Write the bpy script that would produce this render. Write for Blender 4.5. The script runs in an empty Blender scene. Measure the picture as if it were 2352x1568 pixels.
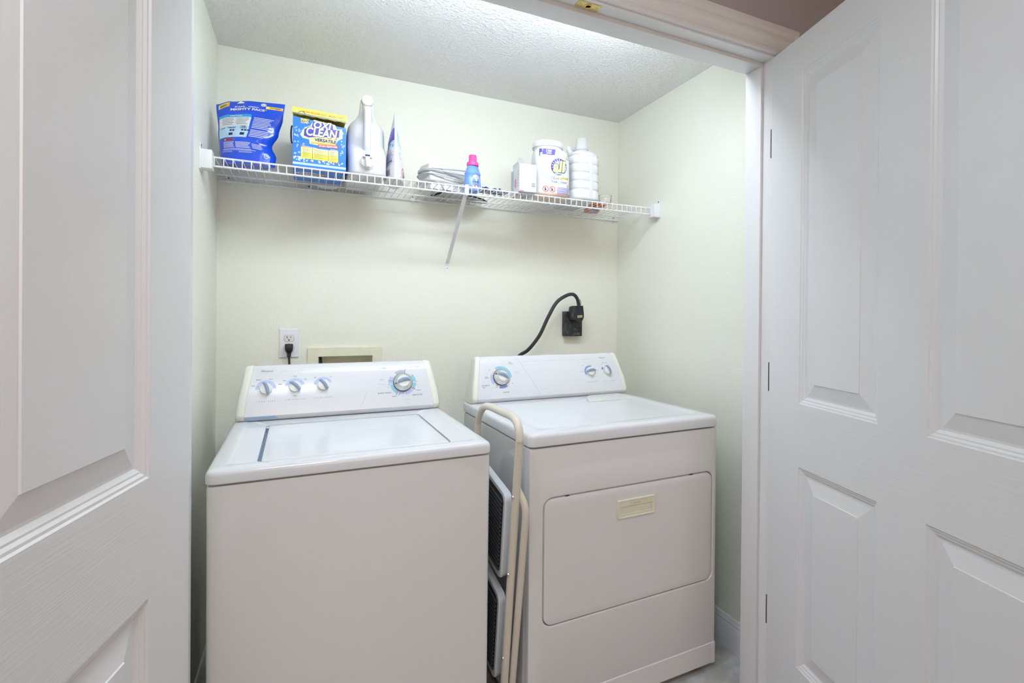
import bpy, bmesh, math, random
from mathutils import Vector, Matrix
random.seed(7)
R = math.radians
scene = bpy.context.scene
C = scene.collection

# ------------------------------------------------------------------ camera, world, lights, exposure
cam_d = bpy.data.cameras.new('camera')
cam = bpy.data.objects.new('camera', cam_d)
C.objects.link(cam)
cam.location = (0.2797, -2.1329, 1.2483)
_yaw, _pitch, _roll = R(25.7722), R(-0.2216), R(0.4948)
_f = Vector((math.sin(_yaw) * math.cos(_pitch), math.cos(_yaw) * math.cos(_pitch), math.sin(_pitch)))
_r = Vector((math.cos(_yaw), -math.sin(_yaw), 0))
_u = _r.cross(_f)
_r2 = _r * math.cos(_roll) + _u * math.sin(_roll)
_u2 = -_r * math.sin(_roll) + _u * math.cos(_roll)
cam.rotation_euler = Matrix((_r2, _u2, -_f)).transposed().to_euler()
cam_d.sensor_width = 36
cam_d.lens = 18.347
cam_d.shift_x = -0.04525
cam_d.shift_y = -0.0241
cam_d.clip_start = 0.02
scene.camera = cam

scene.view_settings.view_transform = 'Standard'
scene.view_settings.look = 'None'
scene.view_settings.exposure = 0.36
scene.view_settings.gamma = 1.0
scene.view_settings.use_curve_mapping = False

world = bpy.data.worlds.new('world')
scene.world = world
world.use_nodes = True
world.node_tree.nodes['Background'].inputs[0].default_value = (0.62, 0.64, 0.68, 1)
world.node_tree.nodes['Background'].inputs[1].default_value = 0.02

CLOSET_LAMP = 23.5        # radiance of the closet strip lamp's diffuser
def area(name, loc, target, sx, sy, power, color):
    d = bpy.data.lights.new(name, 'AREA')
    d.shape = 'RECTANGLE'; d.size = sx; d.size_y = sy; d.energy = power; d.color = color
    o = bpy.data.objects.new(name, d); C.objects.link(o); o.location = loc
    o.rotation_euler = (Vector(target) - Vector(loc)).to_track_quat('-Z', 'Y').to_euler()
    return o
area('hallway_fill_light', (0.20, -2.10, 2.42), (0.20, -2.05, 0), 0.5, 0.5, 13.5, (0.86, 0.93, 1.0))  # added cool fill from overhead for doors, machine fronts and lower right wall
area('hallway_far_lamp', (0.55, -4.3, 1.7), (0.7, 0, 1.1), 1.2, 1.2, 14, (1.0, 0.66, 0.40))

# ------------------------------------------------------------------ helpers
def link(name, me, parent=None, kind=None):
    o = bpy.data.objects.new(name, me); C.objects.link(o)
    if parent is not None: o.parent = parent
    if kind: o['kind'] = kind
    return o

def finish(name, bm, mats, parent=None, kind=None, smooth=35, recalc=True):
    if recalc: bmesh.ops.recalc_face_normals(bm, faces=bm.faces)
    me = bpy.data.meshes.new(name); bm.to_mesh(me); bm.free()
    for m in (mats if isinstance(mats, (list, tuple)) else [mats]): me.materials.append(m)
    if smooth:
        me.polygons.foreach_set('use_smooth', [True] * len(me.polygons))
        me.set_sharp_from_angle(angle=R(smooth))
    return link(name, me, parent, kind)

def thing(name, label, cat, loc, rz=0, group=None):
    o = bpy.data.objects.new(name, None); C.objects.link(o)
    o.empty_display_size = 0.05
    o.location = loc; o.rotation_euler = (0, 0, rz)
    o['label'] = label; o['category'] = cat
    if group: o['group'] = group
    return o

def tag(o, label, cat):
    o['label'] = label; o['category'] = cat
    return o

def dup(o, parent, loc=(0, 0, 0), rot=None):
    c = o.copy(); C.objects.link(c); c.parent = parent; c.location = loc
    if rot: c.rotation_euler = rot
    return c

def box(bm, x0, x1, y0, y1, z0, z1, bev=0, seg=2, mi=0, mat4=None):
    vs = [bm.verts.new(p) for p in ((x0,y0,z0),(x1,y0,z0),(x1,y1,z0),(x0,y1,z0),(x0,y0,z1),(x1,y0,z1),(x1,y1,z1),(x0,y1,z1))]
    fs = [bm.faces.new([vs[i] for i in q]) for q in ((0,3,2,1),(4,5,6,7),(0,1,5,4),(1,2,6,5),(2,3,7,6),(3,0,4,7))]
    if mat4 is not None:
        for v in vs: v.co = mat4 @ v.co
    for f in fs: f.material_index = mi
    if bev:
        es = list({e for f in fs for e in f.edges})
        r = bmesh.ops.bevel(bm, geom=es, offset=bev, segments=seg, affect='EDGES', profile=0.6)
        for f in r['faces']: f.material_index = mi

def rrect(x0, x1, y0, y1, r, n=5):
    """rounded rectangle, counter-clockwise, 4*(n+1) points"""
    r = max(min(r, (x1 - x0) / 2 - 1e-5, (y1 - y0) / 2 - 1e-5), 1e-5)
    pts = []
    for cx, cy, a in ((x1 - r, y0 + r, -90), (x1 - r, y1 - r, 0), (x0 + r, y1 - r, 90), (x0 + r, y0 + r, 180)):
        for i in range(n + 1):
            t = R(a + 90 * i / n); pts.append((cx + r * math.cos(t), cy + r * math.sin(t)))
    return pts

def loft(bm, loops, cap0=True, cap1=True, closed=True, mi=0, mis=None):
    rings = [[bm.verts.new(p) for p in lp] for lp in loops]
    n = len(rings[0])
    for k in range(len(rings) - 1):
        a, b = rings[k], rings[k + 1]
        for i in range(n if closed else n - 1):
            j = (i + 1) % n
            f = bm.faces.new((a[i], a[j], b[j], b[i])); f.material_index = mis[k] if mis else mi
    if cap0: bm.faces.new(rings[0][::-1]).material_index = mis[0] if mis else mi
    if cap1: bm.faces.new(rings[-1]).material_index = mis[-1] if mis else mi
    return rings

def loftz(bm, secs, n=5, **k):
    """secs: (z, x0, x1, y0, y1, r)"""
    return loft(bm, [[(x, y, s[0]) for x, y in rrect(s[1], s[2], s[3], s[4], s[5], n)] for s in secs], **k)

def lathe(bm, prof, n=28, center=(0, 0), sy=1.0, mi=0, cap0=True, cap1=True, mis=None):
    return loft(bm, [[(center[0] + r * math.cos(2 * math.pi * i / n), center[1] + sy * r * math.sin(2 * math.pi * i / n), z) for i in range(n)] for r, z in prof],
                cap0=cap0, cap1=cap1, mi=mi, mis=mis)

def catmull(pts, k=8):
    P = [Vector(p) for p in pts]; out = []
    for i in range(len(P) - 1):
        a = P[max(i - 1, 0)]; b = P[i]; c = P[i + 1]; d = P[min(i + 2, len(P) - 1)]
        for j in range(k):
            t = j / k
            out.append(0.5 * ((2 * b) + (c - a) * t + (2 * a - 5 * b + 4 * c - d) * t * t + (3 * b - a - 3 * c + d) * t ** 3))
    out.append(P[-1]); return out

def tube(bm, pts, r, n=10, mi=0, caps=True, flat=1.0, closed=False):
    P = [Vector(p) for p in pts]; N = len(P)
    T = []
    for i in range(N):
        a = P[(i - 1) % N] if (closed or i > 0) else P[i]
        b = P[(i + 1) % N] if (closed or i < N - 1) else P[i]
        T.append((b - a).normalized())
    ref = Vector((0, 0, 1)) if abs(T[0].z) < 0.9 else Vector((0, 1, 0))
    u = (ref - T[0] * ref.dot(T[0])).normalized()
    rings = []
    for i in range(N):
        u = (u - T[i] * u.dot(T[i])).normalized(); v = T[i].cross(u)
        rr = r[i] if isinstance(r, (list, tuple)) else r
        rings.append([bm.verts.new(P[i] + u * (rr * math.cos(2 * math.pi * k / n)) + v * (rr * flat * math.sin(2 * math.pi * k / n))) for k in range(n)])
    m = N if closed else N - 1
    for i in range(m):
        a, b = rings[i], rings[(i + 1) % N]
        for k in range(n):
            bm.faces.new((a[k], a[(k + 1) % n], b[(k + 1) % n], b[k])).material_index = mi
    if caps and not closed:
        bm.faces.new(rings[0][::-1]).material_index = mi; bm.faces.new(rings[-1]).material_index = mi

def prism(bm, pts, z0, z1, mat4=None, mi=0):
    r = loft(bm, [[(x, y, z0) for x, y in pts], [(x, y, z1) for x, y in pts]], mi=mi)
    if mat4 is not None:
        for ring in r:
            for v in ring: v.co = mat4 @ v.co

def BM(): return bmesh.new()

# ------------------------------------------------------------------ materials
def mat(name, col, rough=0.5, metal=0.0, coat=0.0, trans=0.0, bump=None, grain=None, alpha=1.0, sss=0.0, ior=1.45, vary=None, spec=None, emit=None):
    m = bpy.data.materials.new(name); m.use_nodes = True
    nt = m.node_tree; b = nt.nodes['Principled BSDF']
    b.inputs['Base Color'].default_value = (*col, 1); b.inputs['Roughness'].default_value = rough
    b.inputs['Metallic'].default_value = metal; b.inputs['Coat Weight'].default_value = coat
    b.inputs['Transmission Weight'].default_value = trans; b.inputs['Alpha'].default_value = alpha
    b.inputs['IOR'].default_value = ior
    if spec is not None: b.inputs['Specular IOR Level'].default_value = spec
    if sss:
        b.inputs['Subsurface Weight'].default_value = sss; b.inputs['Subsurface Radius'].default_value = (0.01, 0.01, 0.01)
    if emit:
        b.inputs['Emission Color'].default_value = (*emit[0], 1); b.inputs['Emission Strength'].default_value = emit[1]
    tc = nt.nodes.new('ShaderNodeTexCoord')
    def noise(scale, detail=3, stretch=None, rot=None):
        n = nt.nodes.new('ShaderNodeTexNoise'); n.inputs['Scale'].default_value = scale; n.inputs['Detail'].default_value = detail
        mp = nt.nodes.new('ShaderNodeMapping')
        if stretch: mp.inputs['Scale'].default_value = stretch
        nt.links.new(tc.outputs['Object'], mp.inputs[0]); nt.links.new(mp.outputs[0], n.inputs['Vector'])
        return n
    if bump:                                     # (scale, strength, distance, ramp lo, ramp hi)
        n = noise(bump[0], 4)
        rp = nt.nodes.new('ShaderNodeMapRange'); rp.inputs[1].default_value = bump[3] if len(bump) > 3 else 0.3
        rp.inputs[2].default_value = bump[4] if len(bump) > 4 else 0.7
        rp.interpolation_type = 'SMOOTHSTEP'
        nt.links.new(n.outputs['Fac'], rp.inputs[0])
        bp = nt.nodes.new('ShaderNodeBump'); bp.inputs['Strength'].default_value = bump[1]; bp.inputs['Distance'].default_value = bump[2]
        nt.links.new(rp.outputs[0], bp.inputs['Height']); nt.links.new(bp.outputs[0], b.inputs['Normal'])
    if grain:                                    # (stretch, strength, distance)
        n = noise(1.0, 5, grain[0]); n.inputs['Distortion'].default_value = 0.4
        bp = nt.nodes.new('ShaderNodeBump'); bp.inputs['Strength'].default_value = grain[1]; bp.inputs['Distance'].default_value = grain[2]
        nt.links.new(n.outputs['Fac'], bp.inputs['Height']); nt.links.new(bp.outputs[0], b.inputs['Normal'])
    if vary:                                     # (second colour, scale, lo, hi)
        n = noise(vary[1], 6)
        rp = nt.nodes.new('ShaderNodeMapRange'); rp.inputs[1].default_value = vary[2]; rp.inputs[2].default_value = vary[3]
        mx = nt.nodes.new('ShaderNodeMix'); mx.data_type = 'RGBA'
        mx.inputs[6].default_value = (*col, 1); mx.inputs[7].default_value = (*vary[0], 1)
        nt.links.new(n.outputs['Fac'], rp.inputs[0]); nt.links.new(rp.outputs[0], mx.inputs[0])
        nt.links.new(mx.outputs[2], b.inputs['Base Color'])
    return m

def srgb(r, g, b):
    return tuple((c / 255 / 12.92) if c / 255 <= 0.04045 else ((c / 255 + 0.055) / 1.055) ** 2.4 for c in (r, g, b))

M = {}
M['wall'] = mat('cream_wall_paint', (0.85, 0.855, 0.76), 0.6, bump=(190, 0.22, 0.003, 0.35, 0.75))
M['ceiling'] = mat('textured_ceiling_paint', (0.92, 0.92, 0.91), 0.75, bump=(95, 0.62, 0.006, 0.46, 0.66))
M['hall_wall'] = mat('taupe_hall_paint', (0.50, 0.48, 0.54), 0.7, bump=(190, 0.1, 0.002))
M['hall_light'] = mat('pale_hall_paint', (0.60, 0.56, 0.51), 0.7)
M['hall_ceiling'] = mat('hall_ceiling_paint', (0.75, 0.74, 0.72), 0.8)
M['floor'] = mat('mottled_vinyl', (0.55, 0.55, 0.55), 0.35, vary=((0.40, 0.39, 0.38), 14, 0.42, 0.62))
M['trim'] = mat('white_trim_paint', (0.80, 0.80, 0.81), 0.28, bump=(35, 0.04, 0.002))
M['door_v'] = mat('door_paint_upright_grain', (0.79, 0.79, 0.80), 0.34, grain=((240, 240, 9), 0.24, 0.0015))
M['door_h'] = mat('door_paint_level_grain', (0.79, 0.79, 0.80), 0.34, grain=((9, 240, 240), 0.24, 0.0015))
M['door_panel'] = mat('door_panel_paint', (0.79, 0.79, 0.80), 0.30, grain=((220, 220, 5), 0.22, 0.0014))
M['brass'] = mat('brass', (0.78, 0.62, 0.25), 0.25, metal=1)
M['steel'] = mat('steel', (0.62, 0.62, 0.62), 0.3, metal=1)
M['dark_steel'] = mat('dark_steel', (0.13, 0.12, 0.12), 0.45, metal=0.8)
M['enamel'] = mat('white_enamel', (0.78, 0.78, 0.79), 0.09, coat=0.5, spec=0.7, bump=(60, 0.006, 0.001))
M['enamel_top'] = mat('white_enamel_top', (0.75, 0.77, 0.81), 0.14, bump=(9, 0.03, 0.004))
M['console'] = mat('console_plastic', (0.74, 0.76, 0.80), 0.20)
M['end_cap'] = mat('ivory_plastic', (0.80, 0.82, 0.74), 0.30)
M['ivory'] = mat('aged_ivory_plastic', (0.80, 0.79, 0.66), 0.35, vary=((0.77, 0.75, 0.57), 40, 0.4, 0.65))
M['film'] = mat('blue_film', srgb(170, 198, 226), 0.2)
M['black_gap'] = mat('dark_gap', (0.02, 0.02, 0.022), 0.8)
M['knob_white'] = mat('knob_white', (0.80, 0.82, 0.80), 0.25)
M['knob_blue'] = mat('knob_blue_grey', srgb(140, 160, 188), 0.28)
M['knob_silver'] = mat('knob_silver', (0.70, 0.71, 0.72), 0.22, metal=0.55)
M['knob_ring'] = mat('knob_ring', srgb(40, 66, 88), 0.3)
M['arc_lilac'] = mat('print_lilac', srgb(182, 194, 232), 0.3)
M['arc_teal'] = mat('print_teal', srgb(150, 204, 222), 0.3)
M['arc_violet'] = mat('print_violet', srgb(138, 150, 212), 0.3)
M['ink'] = mat('print_dark_grey', srgb(102, 112, 130), 0.4)
M['ink_light'] = mat('print_pale_grey', srgb(178, 186, 200), 0.4)
M['ink_red'] = mat('print_red', srgb(190, 60, 70), 0.4)
M['shelf'] = mat('white_vinyl_wire', (0.84, 0.85, 0.87), 0.30)
M['white_plastic'] = mat('white_plastic', (0.74, 0.74, 0.76), 0.30)
M['outlet'] = mat('outlet_plastic', (0.80, 0.82, 0.88), 0.25)
M['rubber'] = mat('black_rubber', (0.018, 0.018, 0.022), 0.45)
M['cable'] = mat('black_cable', (0.025, 0.027, 0.03), 0.4)
M['outlet_black'] = mat('dusty_black_plastic', (0.022, 0.024, 0.026), 0.5, vary=((0.10, 0.11, 0.12), 60, 0.5, 0.85))
M['tan_label'] = mat('tan_sticker', srgb(196, 186, 138), 0.5)
M['ladder'] = mat('beige_powder_coat', srgb(222, 216, 202), 0.25)
M['rib'] = mat('rubber_rib_highlight', (0.075, 0.078, 0.085), 0.3)  # lighter rubber colour paints in the highlight along the ribs
M['ladder_pan'] = mat('pale_grey_step_pan', srgb(214, 220, 226), 0.3)

# ------------------------------------------------------------------ flat print on surfaces
_tc = {}
def text2d(s, bold=0.0, shear=0.0, space=1.0):
    k = (s, bold, shear, space)
    if k in _tc: return _tc[k]
    cu = bpy.data.curves.new('t', 'FONT'); cu.body = s; cu.size = 1.0; cu.offset = bold; cu.shear = shear; cu.space_character = space
    cu.align_x = 'CENTER'; cu.resolution_u = 3; cu.fill_mode = 'FRONT'
    ob = bpy.data.objects.new('t', cu); C.objects.link(ob)
    dg = bpy.context.evaluated_depsgraph_get(); ev = ob.evaluated_get(dg); me = ev.to_mesh()
    res = ([(v.co.x, v.co.y) for v in me.vertices], [tuple(p.vertices) for p in me.polygons])
    ev.to_mesh_clear(); bpy.data.objects.remove(ob); bpy.data.curves.remove(cu)
    _tc[k] = res; return res

class Print:
    """ink laid on a surface: S(u, v) gives a point and its outward normal"""
    def __init__(self, S, step=0.00022): self.S = S; self.V = []; self.F = []; self.m = []; self.mats = []; self.k = 0; self.step = step
    def mi(self, key):
        m = M[key]
        if m not in self.mats: self.mats.append(m)
        return self.mats.index(m)
    def poly(self, verts, faces, key, layer):
        b = len(self.V); i = self.mi(key); layer = layer + 0.0025 * self.k; self.k += 1
        for u, v in verts:
            p, n = self.S(u, v); self.V.append(Vector(p) + Vector(n) * (self.step * layer))
        for f in faces: self.F.append([b + k for k in f]); self.m.append(i)
    def rect(self, u0, u1, v0, v1, key, layer=1, nu=1, nv=1, skew=0.0, slope=0.0):
        vs = [(u0 + (u1 - u0) * i / nu + skew * (v1 - v0) * j / nv, v0 + (v1 - v0) * j / nv + slope * (u1 - u0) * i / nu) for j in range(nv + 1) for i in range(nu + 1)]
        fs = [(j * (nu + 1) + i, j * (nu + 1) + i + 1, (j + 1) * (nu + 1) + i + 1, (j + 1) * (nu + 1) + i) for j in range(nv) for i in range(nu)]
        self.poly(vs, fs, key, layer)
    def ngon(self, pts, key, layer=1): self.poly(pts, [tuple(range(len(pts)))], key, layer)
    def disc(self, u, v, r, key, layer=1, n=20, ry=None):
        ry = ry or r
        self.poly([(u, v)] + [(u + r * math.cos(2 * math.pi * i / n), v + ry * math.sin(2 * math.pi * i / n)) for i in range(n)], [(0, i + 1, (i + 1) % n + 1) for i in range(n)], key, layer)
    def arc(self, u, v, r0, r1, a0, a1, key, layer=1, n=None):
        n = n or max(2, int(abs(a1 - a0) / 9))
        vs = []
        for i in range(n + 1):
            a = R(a0 + (a1 - a0) * i / n); vs += [(u + r0 * math.cos(a), v + r0 * math.sin(a)), (u + r1 * math.cos(a), v + r1 * math.sin(a))]
        self.poly(vs, [(2 * i, 2 * i + 1, 2 * i + 3, 2 * i + 2) for i in range(n)], key, layer)
    def text(self, s, u, v, h, key, layer=2, bold=0.0, shear=0.0, space=1.0, width=None, rot=0.0, align='C'):
        vs, fs = text2d(s, bold, shear, space)
        if not vs: return
        x0 = min(p[0] for p in vs); x1 = max(p[0] for p in vs)
        sy = h / 0.7; sx = (width / (x1 - x0)) if width else sy
        off = {'C': (x0 + x1) / 2, 'L': x0, 'R': x1}[align]
        c, sn = math.cos(rot), math.sin(rot)
        out = []
        for x, y in vs:
            a, b = (x - off) * sx, y * sy
            out.append((u + a * c - b * sn, v + a * sn + b * c))
        self.poly(out, fs, key, layer)
    def lines(self, u0, u1, v0, v1, n, key, layer=2, fill=0.5, rag=0.25, slope=0.0, nu=10):
        """rows of print too small to read"""
        for k in range(n):
            v = v1 - (v1 - v0) * (k + 0.5) / n; hh = (v1 - v0) / n * fill / 2
            self.rect(u0, u1 - (u1 - u0) * rag * random.random(), v - hh, v + hh, key, layer, nu=nu, slope=slope)
    def build(self, name, parent):
        me = bpy.data.meshes.new(name); me.from_pydata([tuple(v) for v in self.V], [], self.F)
        for m in self.mats: me.materials.append(m)
        me.polygons.foreach_set('material_index', self.m)
        return link(name, me, parent)

def flat(o, du, dv):
    o = Vector(o); du = Vector(du); dv = Vector(dv); n = du.cross(dv).normalized()
    return lambda u, v: (o + du * u + dv * v, n)

# ------------------------------------------------------------------ the setting; closet, outlets, shelf and its items scaled up about the camera
XL, XR, YB, ZC = -0.022, 1.727, 0.171, 2.242         # closet: left wall, right wall, back wall, ceiling
YF0, YF1 = -0.843, -0.952                            # front partition: closet side, hallway side
JX0, JX1, JZ = 0.060, 1.589, 2.045                   # clear opening
HX0, HX1, HY, HZ = -1.7, 3.0, -4.6, 2.46             # hallway

def struct(name, boxes, m, bev=0):
    bm = BM()
    for b in boxes: box(bm, *b, bev=bev)
    return finish(name, bm, m, kind='structure', smooth=30 if bev else 0)

struct('floor', [(HX0, HX1, HY, YB + 0.1, -0.1, 0.0)], M['floor'])
WX0, WX1, WZ0, WZ1 = 0.4263 - 0.102, 0.4263 + 0.102, 0.932, 1.0715   # hole for the washer's water box
struct('wall_back', [(XL - 0.1, WX0, YB, YB + 0.1, 0, ZC), (WX1, XR + 0.1, YB, YB + 0.1, 0, ZC), (WX0, WX1, YB, YB + 0.1, 0, WZ0), (WX0, WX1, YB, YB + 0.1, WZ1, ZC)], M['wall'])
struct('wall_left', [(XL - 0.1, XL, YF0, YB, 0, ZC)], M['wall'])
struct('wall_right', [(XR, XR + 0.1, YF0, YB, 0, ZC)], M['wall'])
struct('ceiling', [(XL - 0.1, XR + 0.1, YF0, YB + 0.1, ZC, ZC + 0.1)], M['ceiling'])
bm = BM()
for (a, b_, z0, z1) in ((HX0, JX0 - 0.02, 0, HZ), (JX1 + 0.02, HX1, 0, HZ), (JX0 - 0.02, JX1 + 0.02, JZ + 0.032, HZ)):
    box(bm, a, b_, YF1, YF0 - 0.012, z0, z1)
finish('wall_front', bm, M['hall_wall'], kind='structure', smooth=0)
bm = BM()                                            # closet side lining of the front partition
for (a, b_, z0, z1) in ((XL, JX0 - 0.02, 0, ZC), (JX1 + 0.02, XR, 0, ZC), (JX0 - 0.02, JX1 + 0.02, JZ + 0.032, ZC)):
    box(bm, a, b_, YF0 - 0.012, YF0, z0, z1)
finish('wall_closet_front', bm, M['wall'], kind='structure', smooth=0)
struct('wall_hall_left', [(HX0 - 0.1, HX0, HY, YF1, 0, HZ)], M['hall_light'])
struct('wall_hall_right', [(HX1, HX1 + 0.1, HY, YF1, 0, HZ)], M['hall_light'])
struct('wall_hall_back', [(HX0, HX1, HY - 0.1, HY, 0, HZ)], M['hall_light'])
struct('ceiling_hall', [(HX0, HX1, HY, YF1, HZ, HZ + 0.1)], M['hall_ceiling'])

def base_profile(name, x, d, y0, y1):
    pts = [(0, 0), (0.013, 0), (0.013, 0.086), (0.010, 0.094), (0.0105, 0.100), (0.007, 0.108), (0.005, 0.116), (0, 0.118)]
    bm = BM()
    loft(bm, [[(x + d * p[0], y, p[1]) for p in pts] for y in (y0, y1)])
    return finish(name, bm, M['trim'], kind='structure', smooth=25)
base_profile('baseboard_right', XR, -1, YF0, YB)
base_profile('baseboard_left', XL, 1, YF0, YB)
pts = [(0, 0), (0.013, 0), (0.013, 0.086), (0.010, 0.094), (0.0105, 0.100), (0.007, 0.108), (0.005, 0.116), (0, 0.118)]
bm = BM(); loft(bm, [[(x, YB - p[0], p[1]) for p in pts] for x in (XL + 0.013, XR - 0.013)])
finish('baseboard_back', bm, M['trim'], kind='structure', smooth=25)

# jamb, stop and casing of the opening
YS = -0.912                                          # hall-side edge of the door stop
struct('trim_1', [(JX1, JX1 + 0.02, YF1 - 0.001, YF0 + 0.001, 0, JZ + 0.032)], M['trim'])
struct('trim_2', [(JX0 - 0.02, JX0, YF1 - 0.001, YF0 + 0.001, 0, JZ + 0.032)], M['trim'])
bm = BM()
box(bm, JX0, JX1, YF1 - 0.001, YF0 + 0.001, JZ + 0.012, JZ + 0.032)
head = finish('trim_3', bm, M['trim'], kind='structure', smooth=0)
struct('trim_4', [(JX0, JX1, YS, YF0 - 0.004, JZ, JZ + 0.012)], M['trim'], bev=0.0012)
struct('trim_5', [(JX1 - 0.010, JX1, YS, YF0 - 0.004, 0, JZ)], M['trim'], bev=0.0012)
struct('trim_6', [(JX0, JX0 + 0.010, YS, YF0 - 0.004, 0, JZ)], M['trim'], bev=0.0012)
cas = [(0, 0), (0, 0.010), (0.004, 0.013), (0.012, 0.013), (0.018, 0.010), (0.026, 0.0105), (0.040, 0.013), (0.048, 0.018), (0.054, 0.018),
       (0.058, 0.015), (0.066, 0.016), (0.074, 0.020), (0.084, 0.020), (0.088, 0.016), (0.090, 0)]   # (away from the opening, proud of the wall)
bm = BM()
ax0, ax1, az = JX0 - 0.006, JX1 + 0.006, JZ + 0.018
rows = []
for d, p in cas:
    y = YF1 - p
    rows.append([(ax0 - d, y, 0), (ax0 - d, y, az + d), (ax1 + d, y, az + d), (ax1 + d, y, 0)])
loft(bm, [[rows[i][k] for i in range(len(cas))] for k in range(4)])
finish('trim_7', bm, M['trim'], kind='structure', smooth=25)
# ball catch strike let into the head jamb
bm = BM()
zt = JZ + 0.012
prism(bm, [(0.905 + x, -0.9315 + y) for x, y in rrect(0, 0.068, -0.014, 0.014, 0.003)], zt - 0.0016, zt + 0.0005)
sp = finish('strike_plate', bm, M['brass'], parent=head, smooth=0)
bm = BM()
for x in (0.914, 0.964): lathe(bm, [(0.004, -0.0006), (0.004, 0.0), (0.002, 0.0004)], n=12); bmesh.ops.translate(bm, verts=bm.verts[-36:], vec=(x, -0.9315, zt - 0.0016))
finish('screw', bm, M['steel'], parent=head)
bm = BM(); lathe(bm, [(0.010, 0.0), (0.010, -0.0012), (0.007, -0.0016), (0.0055, 0.002)], n=20)
bmesh.ops.translate(bm, verts=bm.verts, vec=(0.939, -0.9315, zt - 0.0016)); finish('catch_cup', bm, M['brass'], parent=head)

# panelled doors
def nested(x0, x1, z0, z1, prof, y, s):
    """rectangular rings: prof = (inset, depth)"""
    return [[(x0 + i, y + s * d, z0 + i), (x1 - i, y + s * d, z0 + i), (x1 - i, y + s * d, z1 - i), (x0 + i, y + s * d, z1 - i)] for i, d in prof]
PROF = [(0, 0), (0.0025, 0.0030), (0.0065, 0.0034), (0.0105, 0.0066), (0.0135, 0.0068), (0.020, 0.0112), (0.0235, 0.0112), (0.0265, 0.0105), (0.060, 0.0038), (0.0612, 0.0016)]
def door(name, hinge, ang, s, cols, rows, width, top, label):
    """local x: from the hinge edge outwards; visible face at y=0, its thickness towards s*y"""
    root = bpy.data.objects.new(name, None); C.objects.link(root); root['kind'] = 'structure'
    root.location = hinge; root.rotation_euler = (0, 0, ang)
    th = 0.035; z0 = 0.012
    xs = sorted({0, width} | {c for p in cols for c in p}); zs = sorted({z0, top} | {c for p in rows for c in p})
    inside = lambda x, z: any(a < x < b for a, b in cols) and any(a < z < b for a, b in rows)
    for orient, key, nm in (('v', 'door_v', 'stile'), ('h', 'door_h', 'rail')):
        pass
    bm = BM(); vid = {}
    def V(x, y, z):
        k = (round(x, 5), round(y, 5), round(z, 5))
        if k not in vid: vid[k] = bm.verts.new((x, y, z))
        return vid[k]
    for i in range(len(xs) - 1):
        for j in range(len(zs) - 1):
            xm, zm = (xs[i] + xs[i + 1]) / 2, (zs[j] + zs[j + 1]) / 2
            if inside(xm, zm): continue
            mid = cols[0][1] < xm < cols[1][0]
            inrow = any(a < zm < b for a, b in rows)
            stile = xm < cols[0][0] or xm > cols[1][1] or (mid and inrow)
            f = bm.faces.new((V(xs[i], 0, zs[j]), V(xs[i + 1], 0, zs[j]), V(xs[i + 1], 0, zs[j + 1]), V(xs[i], 0, zs[j + 1])))
            f.material_index = 0 if stile else 1
    for a, b in cols:                                 # walls of the panel openings
        for c, d in rows:
            q = [(a, c), (b, c), (b, d), (a, d)]
            xx = lambda p: [x for x in xs if min(p[0][0], p[1][0]) <= x <= max(p[0][0], p[1][0])]
            for k in range(4):
                p, r = q[k], q[(k + 1) % 4]
                bm.faces.new((bm.verts.new((p[0], 0, p[1])), bm.verts.new((r[0], 0, r[1])), bm.verts.new((r[0], s * 0.014, r[1])), bm.verts.new((p[0], s * 0.014, p[1]))))
    y1 = s * th
    for q in (((0, z0), (0, top)), ((0, top), (width, top)), ((width, top), (width, z0)), ((width, z0), (0, z0))):
        (a, c), (b, d) = q
        bm.faces.new((bm.verts.new((a, 0, c)), bm.verts.new((b, 0, d)), bm.verts.new((b, y1, d)), bm.verts.new((a, y1, c))))
    bm.faces.new([bm.verts.new(p) for p in ((0, y1, z0), (width, y1, z0), (width, y1, top), (0, y1, top))])
    bmesh.ops.recalc_face_normals(bm, faces=bm.faces)
    slab = finish('slab', bm, [M['door_v'], M['door_h']], parent=root, smooth=0, recalc=False)
    for a, b in cols:
        for c, d in rows:
            bm = BM(); loft(bm, nested(a, b, c, d, PROF, 0, s), cap0=False, cap1=True)
            finish('panel', bm, M['door_panel'], parent=root, smooth=14)
    return root
D2 = door('door_2', (1.5860, -0.9500, 0), R(-104.65), 1, [(0.1435, 0.4284), (0.5574, 0.8423)], [(0.245, 0.8192), (1.0003, 1.9528)], 0.975, 2.053,
          '')
D1 = door('door_1', (0.0888, -0.9850, 0), R(-102.29), -1, [(0.138, 0.458), (0.582, 0.902)], [(0.230, 0.798), (0.988, 1.9528)], 1.03, 2.053,
          '')
for z in (1.79, 1.06, 0.33):                         # butt hinges in the gap of the right door
    bm = BM()
    lathe(bm, [(0.0055, -0.045), (0.0055, 0.045)], n=12, center=(-0.006, 0.006))
    for k in (-0.03, -0.012, 0.012, 0.03): lathe(bm, [(0.0060, k - 0.0006), (0.0060, k + 0.0006)], n=12, center=(-0.006, 0.006))
    h = finish('hinge', bm, M['dark_steel'], parent=D2); h.location = (0, 0, z)

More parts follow.
